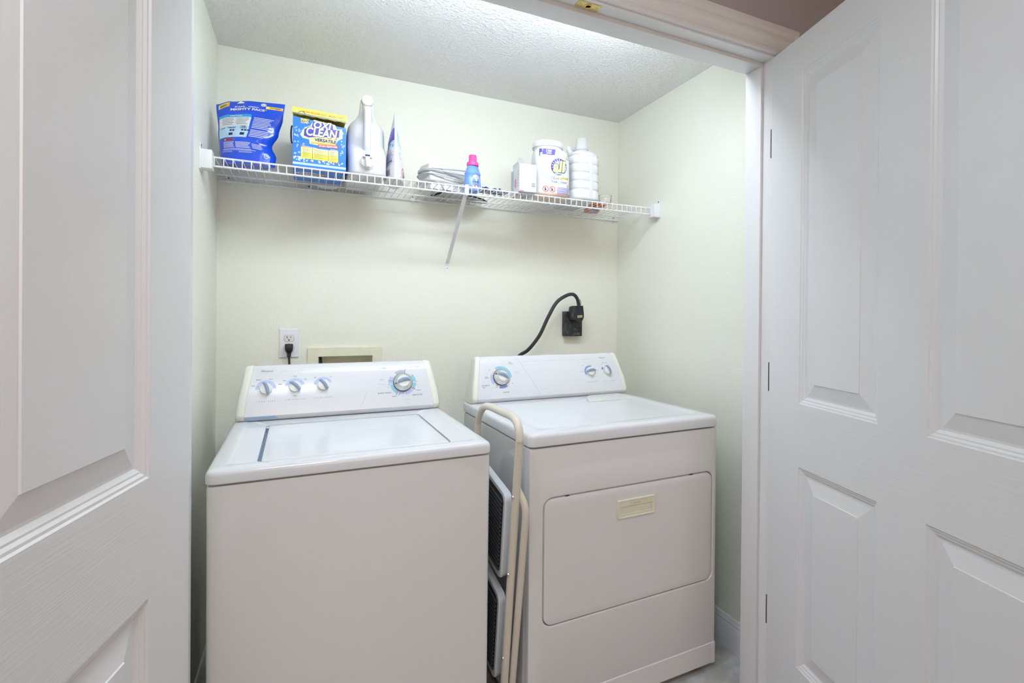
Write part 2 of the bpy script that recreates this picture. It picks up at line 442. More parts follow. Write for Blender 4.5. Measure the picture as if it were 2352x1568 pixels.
# closet lamp: shallow strip fixture on the ceiling just inside the opening, out of frame
lamp = thing('ceiling_lamp', 'white fluorescent wrap lamp on the closet ceiling above the door opening', 'lamp', (0.83, -0.785, ZC))
bm = BM(); box(bm, -0.54, 0.54, -0.026, 0.026, -0.046, 0.0, bev=0.002)
for x in (-0.540, 0.525): box(bm, x, x + 0.015, -0.039, 0.039, -0.094, -0.044, bev=0.003)
finish('housing', bm, M['white_plastic'], parent=lamp)
bm = BM(); box(bm, -0.524, 0.524, -0.036, 0.036, -0.092, -0.0465, bev=0.008, seg=3)
M['glow'] = mat('lamp_lens', (0.9, 0.9, 0.9), 0.5, emit=((0.81, 0.895, 1.0), CLOSET_LAMP)); finish('lens', bm, M['glow'], parent=lamp, smooth=40)

# ------------------------------------------------------------------ washing machine and dryer
def curve_surface(prof):
    seg = []; acc = 0
    for (y0, z0), (y1, z1) in zip(prof[:-1], prof[1:]):
        L = math.hypot(y1 - y0, z1 - z0); seg.append((acc, L, y0, z0, y1, z1)); acc += L
    def S(u, s):
        for a, L, y0, z0, y1, z1 in seg:
            if s <= a + L or (a, L) == seg[-1][:2]:
                t = (s - a) / L
                return Vector((u, y0 + (y1 - y0) * t, z0 + (z1 - z0) * t)), Vector((0, -(z1 - z0) / L, (y1 - y0) / L))
    return S

def smooth_profile(p, k=4):
    c = catmull([(0, y, z) for y, z in p], k)
    return [(v.y, v.z) for v in c]

def console(root, w, x0, x1, front, ztop, yback, zdeck, taper, capw):
    """front: (y, z) from the underside lip to the top edge"""
    z0 = front[0][1]; h = ztop - z0
    full = front + [(front[-1][0] + 0.012, ztop + 0.001), (yback, ztop - 0.004), (yback, zdeck), (front[0][0] + 0.004, zdeck)]
    xc = (x0 + x1) / 2
    def ring(x, sg, ins=0.0):
        cy = (front[0][0] + yback) / 2; cz = (z0 + ztop) / 2; out = []
        for y, z in full:
            yy = y + (ins if y < cy else 0); zz = z - (ins if z > cz else 0)
            out.append((x - sg * taper * max(0, (z - z0) / h) ** 1.3, yy, zz))
        return out
    bm = BM(); loft(bm, [ring(x0 + capw, -1), ring(x0 + capw + 0.1, -0.0), ring(x1 - capw - 0.1, 0.0), ring(x1 - capw, 1)])
    body = finish('console', bm, M['console'], parent=root, smooth=28)
    for sg, xa, xb in ((-1, x0 + capw - 0.0003, x0), (1, x1 - capw + 0.0003, x1)):
        d = xb - xa
        bm = BM(); loft(bm, [ring(xa, sg, 0.0007), ring(xa + d * 0.05, sg), ring(xa + d * 0.62, sg, 0.0005), ring(xa + d * 0.85, sg, 0.003), ring(xa + d * 0.96, sg, 0.007), ring(xb, sg, 0.013)])
        finish('end_cap', bm, M['end_cap'], parent=body, smooth=50)
    return body

def frame_at(S, u, s, ang=0.0):
    """matrix with z along the surface normal, x along +u, turned by ang"""
    p, n = S(u, s); x = Vector((1, 0, 0)); y = n.cross(x)
    m = Matrix((x, y, n)).transposed().to_4x4(); m.translation = p
    return m @ Matrix.Rotation(ang, 4, 'Z')

def grip_bar(bm, L, w, h, bow, z0, n=12):
    """curved finger bar across a knob: bows sideways and arches"""
    loops = []
    for i in range(n + 1):
        t = -1 + 2 * i / n; x = t * L; yb = bow * (1 - t * t); ww = w * (0.75 + 0.25 * (1 - t * t)); top = z0 + h * (1 - 0.32 * t * t)
        loops.append([(x, yb - ww, z0), (x, yb - ww, top - ww * 0.5), (x, yb - ww * 0.45, top), (x, yb + ww * 0.45, top), (x, yb + ww, top - ww * 0.5), (x, yb + ww, z0)])
    loft(bm, loops)

def small_knob(root, S, u, s, ang, name='control_knob', r=0.0185):
    o = bpy.data.objects.new(name, None)
    bm = BM(); lathe(bm, [(r * 0.98, 0), (r, 0.002), (r, 0.010), (r * 0.94, 0.0135), (r * 0.6, 0.0145), (0.001, 0.015)], n=32)
    d = finish(name, bm, M['knob_white'], parent=root, smooth=40); d.matrix_local = frame_at(S, u, s, ang)
    bpy.data.objects.remove(o)
    bm = BM(); grip_bar(bm, r * 1.13, 0.0052, 0.013, 0.004, 0.009)
    finish('grip', bm, M['knob_blue'], parent=d, smooth=40)
    return d

def timer_knob(root, S, u, s, ang, r=0.034):
    bm = BM(); lathe(bm, [(r * 1.03, 0), (r * 1.03, 0.003), (r * 0.97, 0.0035)], n=48)
    d = finish('timer_knob', bm, M['knob_ring'], parent=root, smooth=40); d.matrix_local = frame_at(S, u, s, ang)
    bm = BM(); lathe(bm, [(r * 0.97, 0.0034), (r * 0.965, 0.007), (r * 0.80, 0.012), (r * 0.68, 0.0155), (0.001, 0.0155)], n=48)
    finish('skirt', bm, M['knob_silver'], parent=d, smooth=35)
    bm = BM(); lathe(bm, [(r * 0.66, 0.0155), (r * 0.66, 0.022), (r * 0.60, 0.0255), (0.001, 0.026)], n=40)
    finish('dial_cap', bm, M['knob_white'], parent=d, smooth=35)
    bm = BM(); grip_bar(bm, r * 0.66, 0.0062, 0.013, 0.005, 0.0225)
    finish('grip', bm, M['knob_blue'], parent=d, smooth=40)
    bm = BM(); box(bm, -r * 0.93, -r * 0.70, -0.0012, 0.0012, 0.010, 0.0158); finish('pointer', bm, M['knob_ring'], parent=d, smooth=0)
    return d

def script_logo(P, u, v, w, key):
    P.text('Whirlpool', u, v, w * 0.16, key, bold=0.012, shear=0.35, width=w)
    P.poly([(u - w * 0.53, v + w * 0.17), (u - w * 0.20, v + w * 0.205), (u - w * 0.19, v + w * 0.185), (u - w * 0.50, v + w * 0.155)], [(0, 1, 2, 3)], key, 2)
    pts = []
    for i in range(13):                               # ring stroke of the mark
        a = R(205 + 250 * i / 12); pts.append((u + w * 0.13 + w * 0.30 * math.cos(a) + w * 0.1 * math.sin(a), v + w * 0.03 + w * 0.27 * math.sin(a)))
    for a, b in zip(pts[:-1], pts[1:]):
        P.poly([a, b, (b[0] + w * 0.012, b[1]), (a[0] + w * 0.012, a[1])], [(0, 1, 2, 3)], 'ink_light', 1)

def side_seams(bm, *a): pass

# washing machine
W = 0.6797
wash = thing('washing_machine', 'white top-load washing machine with three small knobs and one big dial, beside the left wall', 'washing machine', (0.0749, -0.7371, 0), R(0.8657))
bm = BM(); loftz(bm, [(0.025, .004, W-.004, .010, .640, .012), (0.845, .003, W-.003, .005, .640, .012), (0.8505, .004, W-.004, .006, .639, .011), (0.852, .008, W-.008, .010, .635, .008)])
finish('cabinet', bm, M['enamel'], parent=wash, smooth=40)
bm = BM(); loftz(bm, [(0.84, .02, W-.02, .022, .62, .008), (0.862, .02, W-.02, .022, .62, .008)]); finish('gap_shade', bm, M['black_gap'], parent=wash)  # near-black block paints the shade in the gap under the top panel
for x in (0.06, W - 0.06):
    for y in (0.06, 0.58):
        bm = BM(); lathe(bm, [(0.020, 0), (0.022, 0.004), (0.018, 0.010), (0.010, 0.012), (0.010, 0.03)], n=16, center=(x, y)); finish('leveling_foot', bm, M['rubber'], parent=wash)
LX0, LX1, LY0, LY1 = 0.100, 0.578, 0.050, 0.508
bm = BM()
N = 6
def rr(z, i, r): return [(x, y, z) for x, y in rrect(i, W - i, i, 0.645 - i, r, N)]
loops = [rr(.856, .010, .012), rr(.8555, .003, .018), rr(.858, .0, .020), rr(.876, 0, .020), rr(.8825, .002, .019), rr(.887, .007, .016), rr(.889, .015, .012), rr(.8893, .030, .012)]
loops += [[(x, y, z) for x, y in rrect(a, W - a, b, 0.6, r, N)] for z, a, b, r in ((.8893, .038, .040, .014), (.8884, .042, .0425, .014), (.8872, .047, .045, .014))]
loops += [[(x, y, z) for x, y in rrect(LX0, LX1, LY0, LY1, .012, N)] for z in (.8870, .866)]
loft(bm, loops, cap0=True, cap1=True)
finish('top_panel', bm, M['enamel_top'], parent=wash, smooth=40)
bm = BM()
loft(bm, [[(x, y, z) for x, y in rrect(LX0 + .0085 + i, LX1 - .005 - i, LY0 + .0012 + i, LY1 - .003 - i, .012, N)] for z, i in ((.869, .0), (.8850, 0), (.8868, .0012), (.8874, .004), (.8872, .02), (.8866, .06))])
finish('lid', bm, M['enamel_top'], parent=wash, smooth=40)
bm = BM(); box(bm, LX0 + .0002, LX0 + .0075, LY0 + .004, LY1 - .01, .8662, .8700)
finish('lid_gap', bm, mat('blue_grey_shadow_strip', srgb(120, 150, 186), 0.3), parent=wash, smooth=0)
for x in (LX0 + 0.004, LX1 - 0.0025):
    bm = BM(); tube(bm, [(x - .003, LY1 - .014, .880), (x + .004, LY1 - .014, .880)], 0.004, n=10); finish('lid_hinge', bm, M['steel'], parent=wash)
PW = [(.585, .892), (.573, .906), (.5745, .914), (.578, .93), (.588, .965), (.602, 1.0), (.618, 1.035), (.632, 1.058), (.640, 1.066)]
cons = console(wash, W, 0.006, 0.674, PW, 1.066, 0.690, 0.8895, 0.024, 0.026)
S = curve_surface(PW)
small_knob(cons, S, 0.0935, 0.1075, R(-72)); small_knob(cons, S, 0.1805, 0.1105, R(-46)); small_knob(cons, S, 0.2690, 0.1115, R(-58))
timer_knob(cons, S, 0.5389, 0.1080, R(12))
P = Print(S)
P.ngon([(.0335, .0012), (.1335, .0012), (.120, .0172), (.0335, .0172)], 'film', 1)
script_logo(P, 0.0965, 0.168, 0.036, 'ink')
P.rect(0.133, 0.295, 0.1682, 0.1690, 'ink_light', 1, nu=4)
P.rect(0.3895, 0.3905, 0.028, 0.083, 'ink_light', 2, nv=30, skew=0.45)
for (u, a0, a1) in ((0.0935, 0, 180), (0.1805, 15, 168), (0.2690, 25, 168)):
    Q = Print(S); Q.arc(u, 0.1075 if u < 0.1 else 0.111, 0.020, 0.031, a0, a1, 'arc_lilac', 1); Q.build('knob_scale', cons)
for (u, v, lst) in ((0.0935, 0.1075, (158, 118, 62, 22)), (0.1805, 0.111, (92, 45)), (0.2690, 0.111, (50,))):
    for a in lst: P.disc(u + .0255 * math.cos(R(a)), v + .0255 * math.sin(R(a)), 0.0011, 'ink', 2, n=8)
for t, u, v in (('Small', .056, .119), ('Medium', .072, .139), ('Large', .108, .140), ('Super', .136, .121), ('Cold', .148, .133), ('Warm', .1805, .147), ('Hot', .213, .135), ('Warm', .1805, .078),
                ('Off', .243, .139), ('On', .293, .140)):
    P.text(t, u, v, 0.0034, 'ink', bold=0.02)
for u, v in ((.148, .1275), (.1805, .1425), (.213, .1305), (.1805, .0735)): P.text('Cold' if v > .1 else 'Warm', u, v, 0.0024, 'ink_light')
for t, u, v, w in (('LOAD SIZE', .0946, .0645, .054), ('TEMPERATURE', .1811, .0655, .062), ('CYCLE SIGNAL', .2703, .0670, .062)):
    P.text(t, u, v, 0.0036, 'ink', bold=0.01, space=2.6, width=w)
uc, vc = 0.5389, 0.108
Q = P; P = Print(S)
P.arc(uc, vc, 0.0365, 0.0485, 38, 2, 'arc_teal', 1); P.arc(uc, vc, 0.0365, 0.0485, -4, -30, 'arc_teal', 1)
P.arc(uc, vc, 0.0365, 0.0485, -36, -80, 'arc_lilac', 1); P.arc(uc, vc, 0.0365, 0.0450, -84, -112, 'arc_lilac', 1)
P.arc(uc, vc, 0.0365, 0.0470, -122, -172, 'arc_teal', 1); P.arc(uc, vc, 0.0365, 0.0510, 150, 185, 'arc_lilac', 1); P.arc(uc, vc, 0.0365, 0.0485, 75, 125, 'ink_light', 1)
for a in (-33, -120, 170, 76):
    c, s_ = math.cos(R(a)), math.sin(R(a)); q = 0.0008
    P.poly([(uc + .036 * c - q * s_, vc + .036 * s_ + q * c), (uc + .053 * c - q * s_, vc + .053 * s_ + q * c), (uc + .053 * c + q * s_, vc + .053 * s_ - q * c), (uc + .036 * c + q * s_, vc + .036 * s_ - q * c)], [(0, 1, 2, 3)], 'ink', 3)
P.build('timer_scale', cons); P = Q
for t, u, v, h, key in (('NORMAL', .472, .1640, .0044, 'ink'), ('QUICK WASH', .4715, .0690, .0052, 'ink'), ('DELICATES', .590, .0560, .0052, 'ink'), ('CASUAL', .593, .1670, .0044, 'ink'), ('Permanent Press', .600, .1620, .0030, 'ink_light'),
                        ('5 Regular', .571, .1660, .0028, 'ink'), ('6 Regular', .5955, .0740, .0034, 'ink'), ('Regular 5', .5075, .0560, .0034, 'ink'), ('Heavy 9', .465, .121, .0030, 'ink'), ('Super Wash 4', .462, .103, .0030, 'ink_light'),
                        ('Off', .489, .1000, .0030, 'ink_red'), ('Off', .5235, .0610, .0030, 'ink_red'), ('Off', .5765, .0830, .0030, 'ink_red'), ('Rinse', .4865, .0900, .0026, 'ink_light'), ('Rinse', .5900, .0960, .0026, 'ink_light'),
                        ('Rinse', .535, .0555, .0026, 'ink_light'), ('Wash', .555, .0555, .0026, 'ink_light'), ('Off', .588, .1080, .0030, 'ink'), ('14', .588, .1180, .0026, 'ink_light'), ('WATER LEVEL', .550, .0420, .0028, 'ink_light')):
    P.text(t, u, v, h, key, bold=0.012)
P.build('lettering', cons)['kind'] = 'stuff'

# clothes dryer
DW = 0.7331
dry = thing('clothes_dryer', 'white front-load clothes dryer with an ivory door pull, beside the right wall', 'dryer', (0.8648, -0.7347, 0), R(1.4691))
bm = BM()
fy = 0.003
DX0, DX1, DZ0, DZ1 = 0.0525, 0.7085, 0.3225, 0.7000
zt0 = 0.8555
def xz(y, x0, x1, z0, z1, r): return [(x, y, z) for x, z in rrect(x0, x1, z0, z1, r, 7)]
loft(bm, [xz(.64, .003, DW-.003, .022, zt0, .004), xz(.015, .003, DW-.003, .022, zt0, .004), xz(fy + .003, .0045, DW-.0045, .0235, zt0 - .002, .005), xz(fy, .009, DW-.009, .028, zt0 - .007, .006),
          xz(fy, DX0 - .007, DX1 + .007, DZ0 - .007, DZ1 + .007, .035), xz(fy + .003, DX0 - .003, DX1 + .003, DZ0 - .003, DZ1 + .003, .031), xz(fy + .042, DX0 - .003, DX1 + .003, DZ0 - .003, DZ1 + .003, .031)], cap0=True, cap1=True)
cab = finish('cabinet', bm, M['enamel'], parent=dry, smooth=35)
bm = BM(); loftz(bm, [(0.85, .02, DW-.02, .022, .62, .008), (0.864, .02, DW-.02, .022, .62, .008)]); finish('gap_shade', bm, M['black_gap'], parent=dry)  # same painted shade in the dryer's top gap
bm = BM()                                             # side panels butt against the wrapped front panel
box(bm, .0018, .0032, .040, .640, .030, .850); box(bm, .0022, .0034, .034, .038, .026, .852)
finish('side_panel', bm, M['enamel'], parent=dry, smooth=0)
bm = BM()
loft(bm, [xz(fy + .036, DX0, DX1, DZ0, DZ1, .028), xz(fy + .003, DX0, DX1, DZ0, DZ1, .028), xz(fy + .0005, DX0 + .0015, DX1 - .0015, DZ0 + .0015, DZ1 - .0015, .027), xz(fy - .0008, DX0 + .005, DX1 - .005, DZ0 + .005, DZ1 - .005, .024), xz(fy - .001, DX0 + .02, DX1 - .02, DZ0 + .02, DZ1 - .02, .018), xz(fy - .001, .3110, .4525, .6020, .6560, .002), xz(fy + .030, .3110, .4525, .6020, .6560, .002)])
ddoor = finish('door', bm, M['enamel'], parent=dry, smooth=35)
for x in (0.130, 0.615):
    bm = BM(); box(bm, x - .006, x + .006, fy + .001, fy + .008, DZ1 + .0002, DZ1 + .0030, bev=.0005); finish('door_hinge', bm, M['dark_steel'], parent=ddoor, smooth=0)
HX_0, HX_1, HZ0, HZ1 = 0.3080, 0.4555, 0.5992, 0.6588
bm = BM()
loft(bm, [xz(fy - .001, HX_0, HX_1, HZ0, HZ1, .003), xz(fy - .0045, HX_0, HX_1, HZ0, HZ1, .003), xz(fy - .006, HX_0 + .0015, HX_1 - .0015, HZ0 + .0015, HZ1 - .0015, .003), xz(fy - .006, HX_0 + .0045, HX_1 - .0045, HZ0 + .0045, HZ1 - .0045, .002),
          xz(fy - .0045, HX_0 + .006, HX_1 - .006, HZ0 + .006, HZ1 - .006, .002), xz(fy - .0045, HX_0 + .016, HX_1 - .013, HZ0 + .0125, HZ1 - .0215, .001), xz(fy + .021, HX_0 + .017, HX_1 - .014, HZ0 + .0190, HZ1 - .0210, .001)])
finish('door_pull', bm, M['ivory'], parent=ddoor, smooth=30)
P = Print(flat((0, fy - .0045, 0), (1, 0, 0), (0, 0, 1))); P.text('Whirlpool', .383, .6425, .0045, 'tan_label', bold=.01); P.build('embossed_name', ddoor)
bm = BM()                                             # pressed toe panel: a shallow step across the bottom and the corner posts
loft(bm, [xz(fy + .002, .022, .7105, .024, .0960, .002), xz(fy - .0002, .022, .7105, .024, .0960, .002), xz(fy - .0022, .022, .7105, .0245, .0935, .002)])
finish('toe_panel', bm, M['enamel'], parent=dry, smooth=30)
for xa, xb in ((.004, .021), (.7115, .7285)):
    bm = BM(); box(bm, xa, xb, fy - .003, fy + .01, .0215, .0960, bev=.0025, seg=3); finish('corner_post', bm, M['enamel'], parent=dry, smooth=40)
for x in (0.06, DW - 0.06):
    for y in (0.06, 0.58):
        bm = BM(); lathe(bm, [(0.020, 0), (0.022, 0.004), (0.018, 0.010), (0.010, 0.012), (0.010, 0.026)], n=16, center=(x, y)); finish('leveling_foot', bm, M['rubber'], parent=dry)
bm = BM()
def rd(z, i, r): return [(x, y, z) for x, y in rrect(i, DW - i, i - .003, 0.662 - i, r, N)]
loops = [rd(.862, .010, .012), rd(.8595, .003, .018), rd(.862, .0, .020), rd(.886, 0, .020), rd(.8925, .002, .019), rd(.8965, .006, .016), rd(.8987, .013, .012), rd(.8990, .030, .012)]
loops += [[(x, y, z) for x, y in rrect(a, DW - a, b, .520, r, N)] for z, a, b, r in ((.8990, .045, .048, .016), (.8980, .051, .054, .018), (.8966, .060, .062, .02), (.8962, .075, .075, .02))]
loft(bm, loops)
finish('top_panel', bm, M['enamel_top'], parent=dry, smooth=40)
bm = BM(); loft(bm, [[(x, y, z) for x, y in ((.452 + i, .425 + i), (.655 - i, .425 + i), (.690 - i, .575), (.545, .575), (.515 + i, .545), (.480 + i, .490))] for z, i in ((.896, 0), (.9012, 0), (.9022, .002))])
finish('lint_screen_lid', bm, mat('off_white_plastic', (0.76, 0.775, 0.76), 0.25), parent=dry, smooth=20)
PD = [(.566, .902), (.554, .916), (.5555, .924), (.559, .94), (.569, .975), (.583, 1.01), (.599, 1.045), (.613, 1.068), (.621, 1.076)]
cons = console(dry, DW, 0.006, 0.7335, PD, 1.076, 0.655, 0.8994, 0.030, 0.022)
S = curve_surface(PD)
timer_knob(cons, S, 0.1332, 0.1020, R(-28), r=0.033)
small_knob(cons, S, 0.5475, 0.1080, R(6)); small_knob(cons, S, 0.6357, 0.1100, R(-70))
P = Print(S)
uc, vc = 0.1332, 0.1020
P.arc(uc, vc, 0.0355, 0.0465, 118, -2, 'arc_teal', 1); P.arc(uc, vc, 0.0355, 0.0415, -2, -18, 'arc_lilac', 1); P.arc(uc, vc, 0.0355, 0.0455, -58, -106, 'arc_violet', 1)
P.arc(uc, vc, 0.0355, 0.0445, 160, 178, 'arc_lilac', 1); P.arc(uc, vc, 0.0355, 0.0465, 182, 218, 'arc_lilac', 1)
P.rect(uc - .047, uc - .036, vc - .0008, vc + .0008, 'arc_violet', 2)
for a0, a1 in ((140, 155), (-24, -40), (-115, -133)): P.arc(uc, vc, 0.0375, 0.0390, a0, a1, 'ink_red', 2)
P.build('timer_scale', cons); P = Print(S)
for t, u, v, h, key in (('AUTOMATIC', .0655, .0700, .0040, 'ink'), ('DRY', .0575, .0630, .0040, 'ink'), ('FLUFF AIR', .1485, .0390, .0042, 'ink'), ('TIMED', .1795, .1610, .0034, 'ink'), ('DRYING', .1830, .1550, .0034, 'ink'),
                        ('ENERGY', .0730, .1045, .0026, 'ink'), ('PREFERRED', .0730, .0995, .0026, 'ink'), ('Off', .0870, .1330, .003, 'ink_red'), ('Off', .1790, .0735, .003, 'ink_red'), ('Off', .1090, .0615, .003, 'ink_red'),
                        ('Very Dry', .0760, .1190, .0024, 'ink_light'), ('Damp', .0770, .0880, .0024, 'ink_light'), ('70', .1130, .1560, .0026, 'ink_light'), ('60', .1330, .1560, .0026, 'ink_light'), ('50', .1500, .1530, .0026, 'ink_light'),
                        ('WRINKLE', .2020, .1200, .0026, 'ink_light'), ('PREVENT', .2040, .1140, .0026, 'ink_light'), ('10', .1930, .0930, .0026, 'ink_light'), ('20', .1870, .1400, .0026, 'ink_light'),
                        ('Low', .5180, .1350, .0028, 'ink'), ('Medium', .5560, .1370, .0028, 'ink'), ('Extra Low', .5080, .1080, .0024, 'ink'), ('High', .5870, .1120, .0026, 'ink'), ('Air', .5490, .0780, .0028, 'ink'),
                        ('END OF CYCLE', .6330, .1440, .0030, 'ink'), ('Off', .6130, .1360, .0028, 'ink'), ('On', .6520, .1370, .0028, 'ink_light'), ('HEAVY DUTY', .3130, .0430, .0028, 'ink_light')):
    P.text(t, u, v, h, key, bold=0.012)
for t, u, v, w in (('TEMPERATURE', .5510, .0610, .052), ('PUSH TO START', .6370, .0610, .058)): P.text(t, u, v, 0.0034, 'ink', bold=0.01, space=2.4, width=w)
script_logo(P, .6240, .1675, .030, 'ink')
P.build('lettering', cons)['kind'] = 'stuff'; P = Print(S)
P.arc(.5475, .108, .0195, .0275, 62, 210, 'arc_violet', 1); P.arc(.5475, .108, .0205, .0265, -22, -4, 'ink', 1); P.build('knob_scale', cons); P = Print(S)
P.arc(.6357, .110, .0205, .0285, 140, 168, 'arc_violet', 1); P.disc(.6357 + .022 * math.cos(R(158)), .110 + .022 * math.sin(R(158)), .0022, 'ink', 2)
P.build('knob_scale', cons); P = Print(S)
P.rect(.2140, .2152, .1805, .0277, 'ink_light', 2, nv=60, skew=-0.524)
P.rect(.222, .580, .1658, .1666, 'ink_light', 1, nu=6)
P.build('printed_line', cons)

# ------------------------------------------------------------------ folded step ladder between the two machines
lad = thing('step_ladder', 'folded beige tube step ladder with black ribbed treads, standing between washer and dryer', 'step ladder', (0.81, -0.667, 0))
def LY(z, off=0.0): return -0.142 * z + off           # lean of the front frame, in ladder space
U = [(0, LY(.012) + .385, .012), (0, LY(.45) + .385, .45), (0, LY(.82) + .385, .82), (0, LY(.885) + .378, .888), (0, LY(.93) + .345, .930), (0, LY(.952) + .285, .951), (0, LY(.955) + .15, .956), (0, LY(.958) + .065, .957), (0, LY(.945) + .022, .944), (0, LY(.91), .905), (0, LY(.85), .85), (0, LY(.45), .45), (0, LY(.012), .012)]
bm = BM(); tube(bm, catmull(U, 6), 0.0118, n=14); finish('front_frame', bm, M['ladder'], parent=lad, smooth=60)
RL = [(.006, LY(.76) + .012, .772), (.014, LY(.745) + .003, .745), (.022, LY(.72) - .010, .717), (.025, LY(.69) - .018, .688), (.025, LY(.60) - .016, .60), (.025, LY(.3) - .006, .3), (.025, LY(.012) + .004, .012)]
for off in (0.0, 0.385 - 0.012):
    bm = BM(); pts = [(x, y + off, z) for x, y, z in RL]; c = catmull(pts, 5); tube(bm, c, [0.006 + 0.0045 * min(1, i / 9) for i in range(len(c))], n=12)
    finish('rear_leg', bm, M['ladder'], parent=lad, smooth=60)
bm = BM(); tube(bm, [(.025, LY(.10) + .004, .10), (.025, LY(.10) + .375, .10)], 0.0085, n=10); finish('rear_crossbar', bm, M['ladder'], parent=lad, smooth=60)
for off in (0.0, .385):
    for x in (0, ) :
        bm = BM(); lathe(bm, [(.0135, 0), (.0142, .004), (.0135, .030), (.0125, .031)], n=14, center=(x, LY(.012) + off)); finish('rubber_foot', bm, M['rubber'], parent=lad)
for off in (0.0, .373):
    bm = BM(); lathe(bm, [(.0118, 0), (.0125, .004), (.0118, .028)], n=14, center=(.025, LY(.012) + .004 + off)); finish('rubber_foot', bm, M['rubber'], parent=lad)
for z in (.740, .510, .250):                          # bolts through the frame, heads facing the washer
    bm = BM(); lathe(bm, [(.0055, -.003), (.0055, .001), (.0042, .0032), (.001, .0038)], n=14)
    o = finish('bolt', bm, M['steel'], parent=lad); o.location = (-.0105, LY(z) - .003, z); o.rotation_euler = (0, R(-90), 0)
# steps folded flat against the frame: pan, black tread and its ribs
def step(z0, z1, name, x, lean):
    st = bpy.data.objects.new(name, None); C.objects.link(st); st.parent = lad
    st.location = (x, LY((z0 + z1) / 2), (z0 + z1) / 2); st.rotation_euler = (R(lean), 0, 0)
    h = (z1 - z0) / 2
    def yz(xx, i, r): return [(xx, y, z) for y, z in rrect(.028 + i, .357 - i, -h + i, h - i, r, 5)]
    bm = BM(); loft(bm, [yz(.006, .004, .022), yz(-.012, 0, .026), yz(-.016, .003, .024), yz(-.016, .014, .018), yz(-.0135, .017, .016)])
    finish('step_pan', bm, M['ladder_pan'], parent=st, smooth=35)
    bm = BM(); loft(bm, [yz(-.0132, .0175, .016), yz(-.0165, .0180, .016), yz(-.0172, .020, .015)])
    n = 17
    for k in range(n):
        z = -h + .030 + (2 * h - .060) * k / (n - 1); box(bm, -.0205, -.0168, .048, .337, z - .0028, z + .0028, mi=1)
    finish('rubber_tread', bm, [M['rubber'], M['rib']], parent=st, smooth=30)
    return st
step(.470, .735, 'upper_step', -.004, 8.0)
step(.150, .425, 'lower_step', -.004, 8.0)
bm = BM(); box(bm, -.026, -.012, .150, .172, .748, .768, bev=.003); finish('catch_knob', bm, M['rubber'], parent=lad)

# ------------------------------------------------------------------ wall outlets, cords and the washer's water box
out = thing('duplex_outlet', 'white duplex wall outlet with a black plug in its lower socket', 'outlet', (0.219, YB, 1.1275))
bm = BM()
def fz(y, x, z, r, dz=0): return [(a, y, b + dz) for a, b in rrect(-x, x, -z, z, r, 4)]
loft(bm, [fz(-.0002, .0345, .057, .002), fz(-.003, .0345, .057, .002), fz(-.0062, .0310, .0535, .003)])
finish('faceplate', bm, M['outlet'], parent=out, smooth=25)
for dz in (.0195, -.0195):
    sk = BM()
    shape = []
    for i in range(36):
        a = 2 * math.pi * i / 36; shape.append((max(-.0172, min(.0172, .0175 * math.cos(a))), max(-.0133, min(.0133, .0175 * math.sin(a)))))
    loft(sk, [[(x * k, y, z * k + dz) for x, z in shape] for y, k in ((-.004, 1.0), (-.0070, 1.0), (-.0078, .97))])
    r = finish('receptacle', sk, M['white_plastic'], parent=out, smooth=25)
    bm = BM()
    box(bm, -.0075, -.0053, -.0081, -.0074, dz + .0005, dz + .0085); box(bm, .0053, .0072, -.0081, -.0074, dz + .001, dz + .008)
    lathe(bm, [(.0026, -.0004), (.0026, .0004)], n=12); bmesh.ops.rotate(bm, verts=bm.verts[-24:], cent=(0, 0, 0), matrix=Matrix.Rotation(R(90), 3, 'X')); bmesh.ops.translate(bm, verts=bm.verts[-24:], vec=(0, -.0078, dz - .0065))
    finish('slots', bm, M['black_gap'], parent=r, smooth=0)
    bm = BM(); loft(bm, [[(x * k, -.0064, z * k + dz) for x, z in shape] for k in (1.0, 1.045)], cap0=False, cap1=False); finish('seam', bm, M['dark_steel'], parent=r, smooth=0)
bm = BM(); lathe(bm, [(.0028, 0), (.0028, .0009), (.001, .0012)], n=14); bmesh.ops.rotate(bm, verts=bm.verts, cent=(0, 0, 0), matrix=Matrix.Rotation(R(90), 3, 'X')); bmesh.ops.translate(bm, verts=bm.verts, vec=(0, -.0062, 0)); finish('screw', bm, M['steel'], parent=out)

cord = thing('washer_power_cord', 'black washer power cord plugged into the white wall outlet', 'power cord', (0.2195, YB, 1.108))
bm = BM()
loft(bm, [[(x, y, z) for x, y in rrect(-w, w, -d, -.0085, .004, 3)] for z, w, d in ((.0165, .012, .024), (.0175, .0135, .027), (.006, .0140, .030), (-.004, .0138, .030), (-.012, .0100, .027), (-.018, .0072, .025))])
pl = finish('plug', bm, M['rubber'], parent=cord, smooth=35)
bm = BM(); loft(bm, [[(x, y, z) for x, y in rrect(-w, w, -.0185 - w, -.0185 + w, w * .9, 3)] for z, w in ((-.017, .0075), (-.0190, .0078), (-.0205, .0068), (-.0225, .0076), (-.0245, .0066), (-.0265, .0074), (-.0285, .0064), (-.034, .0062))]); finish('strain_relief', bm, M['rubber'], parent=pl, smooth=40)
bm = BM(); tube(bm, catmull([(0, -.0185, -.032), (.001, -.019, -.05), (.003, -.022, -.09), (.006, -.03, -.22), (.01, -.035, -.45)], 5), .0042, n=10); finish('cord', bm, M['cable'], parent=cord, smooth=60)

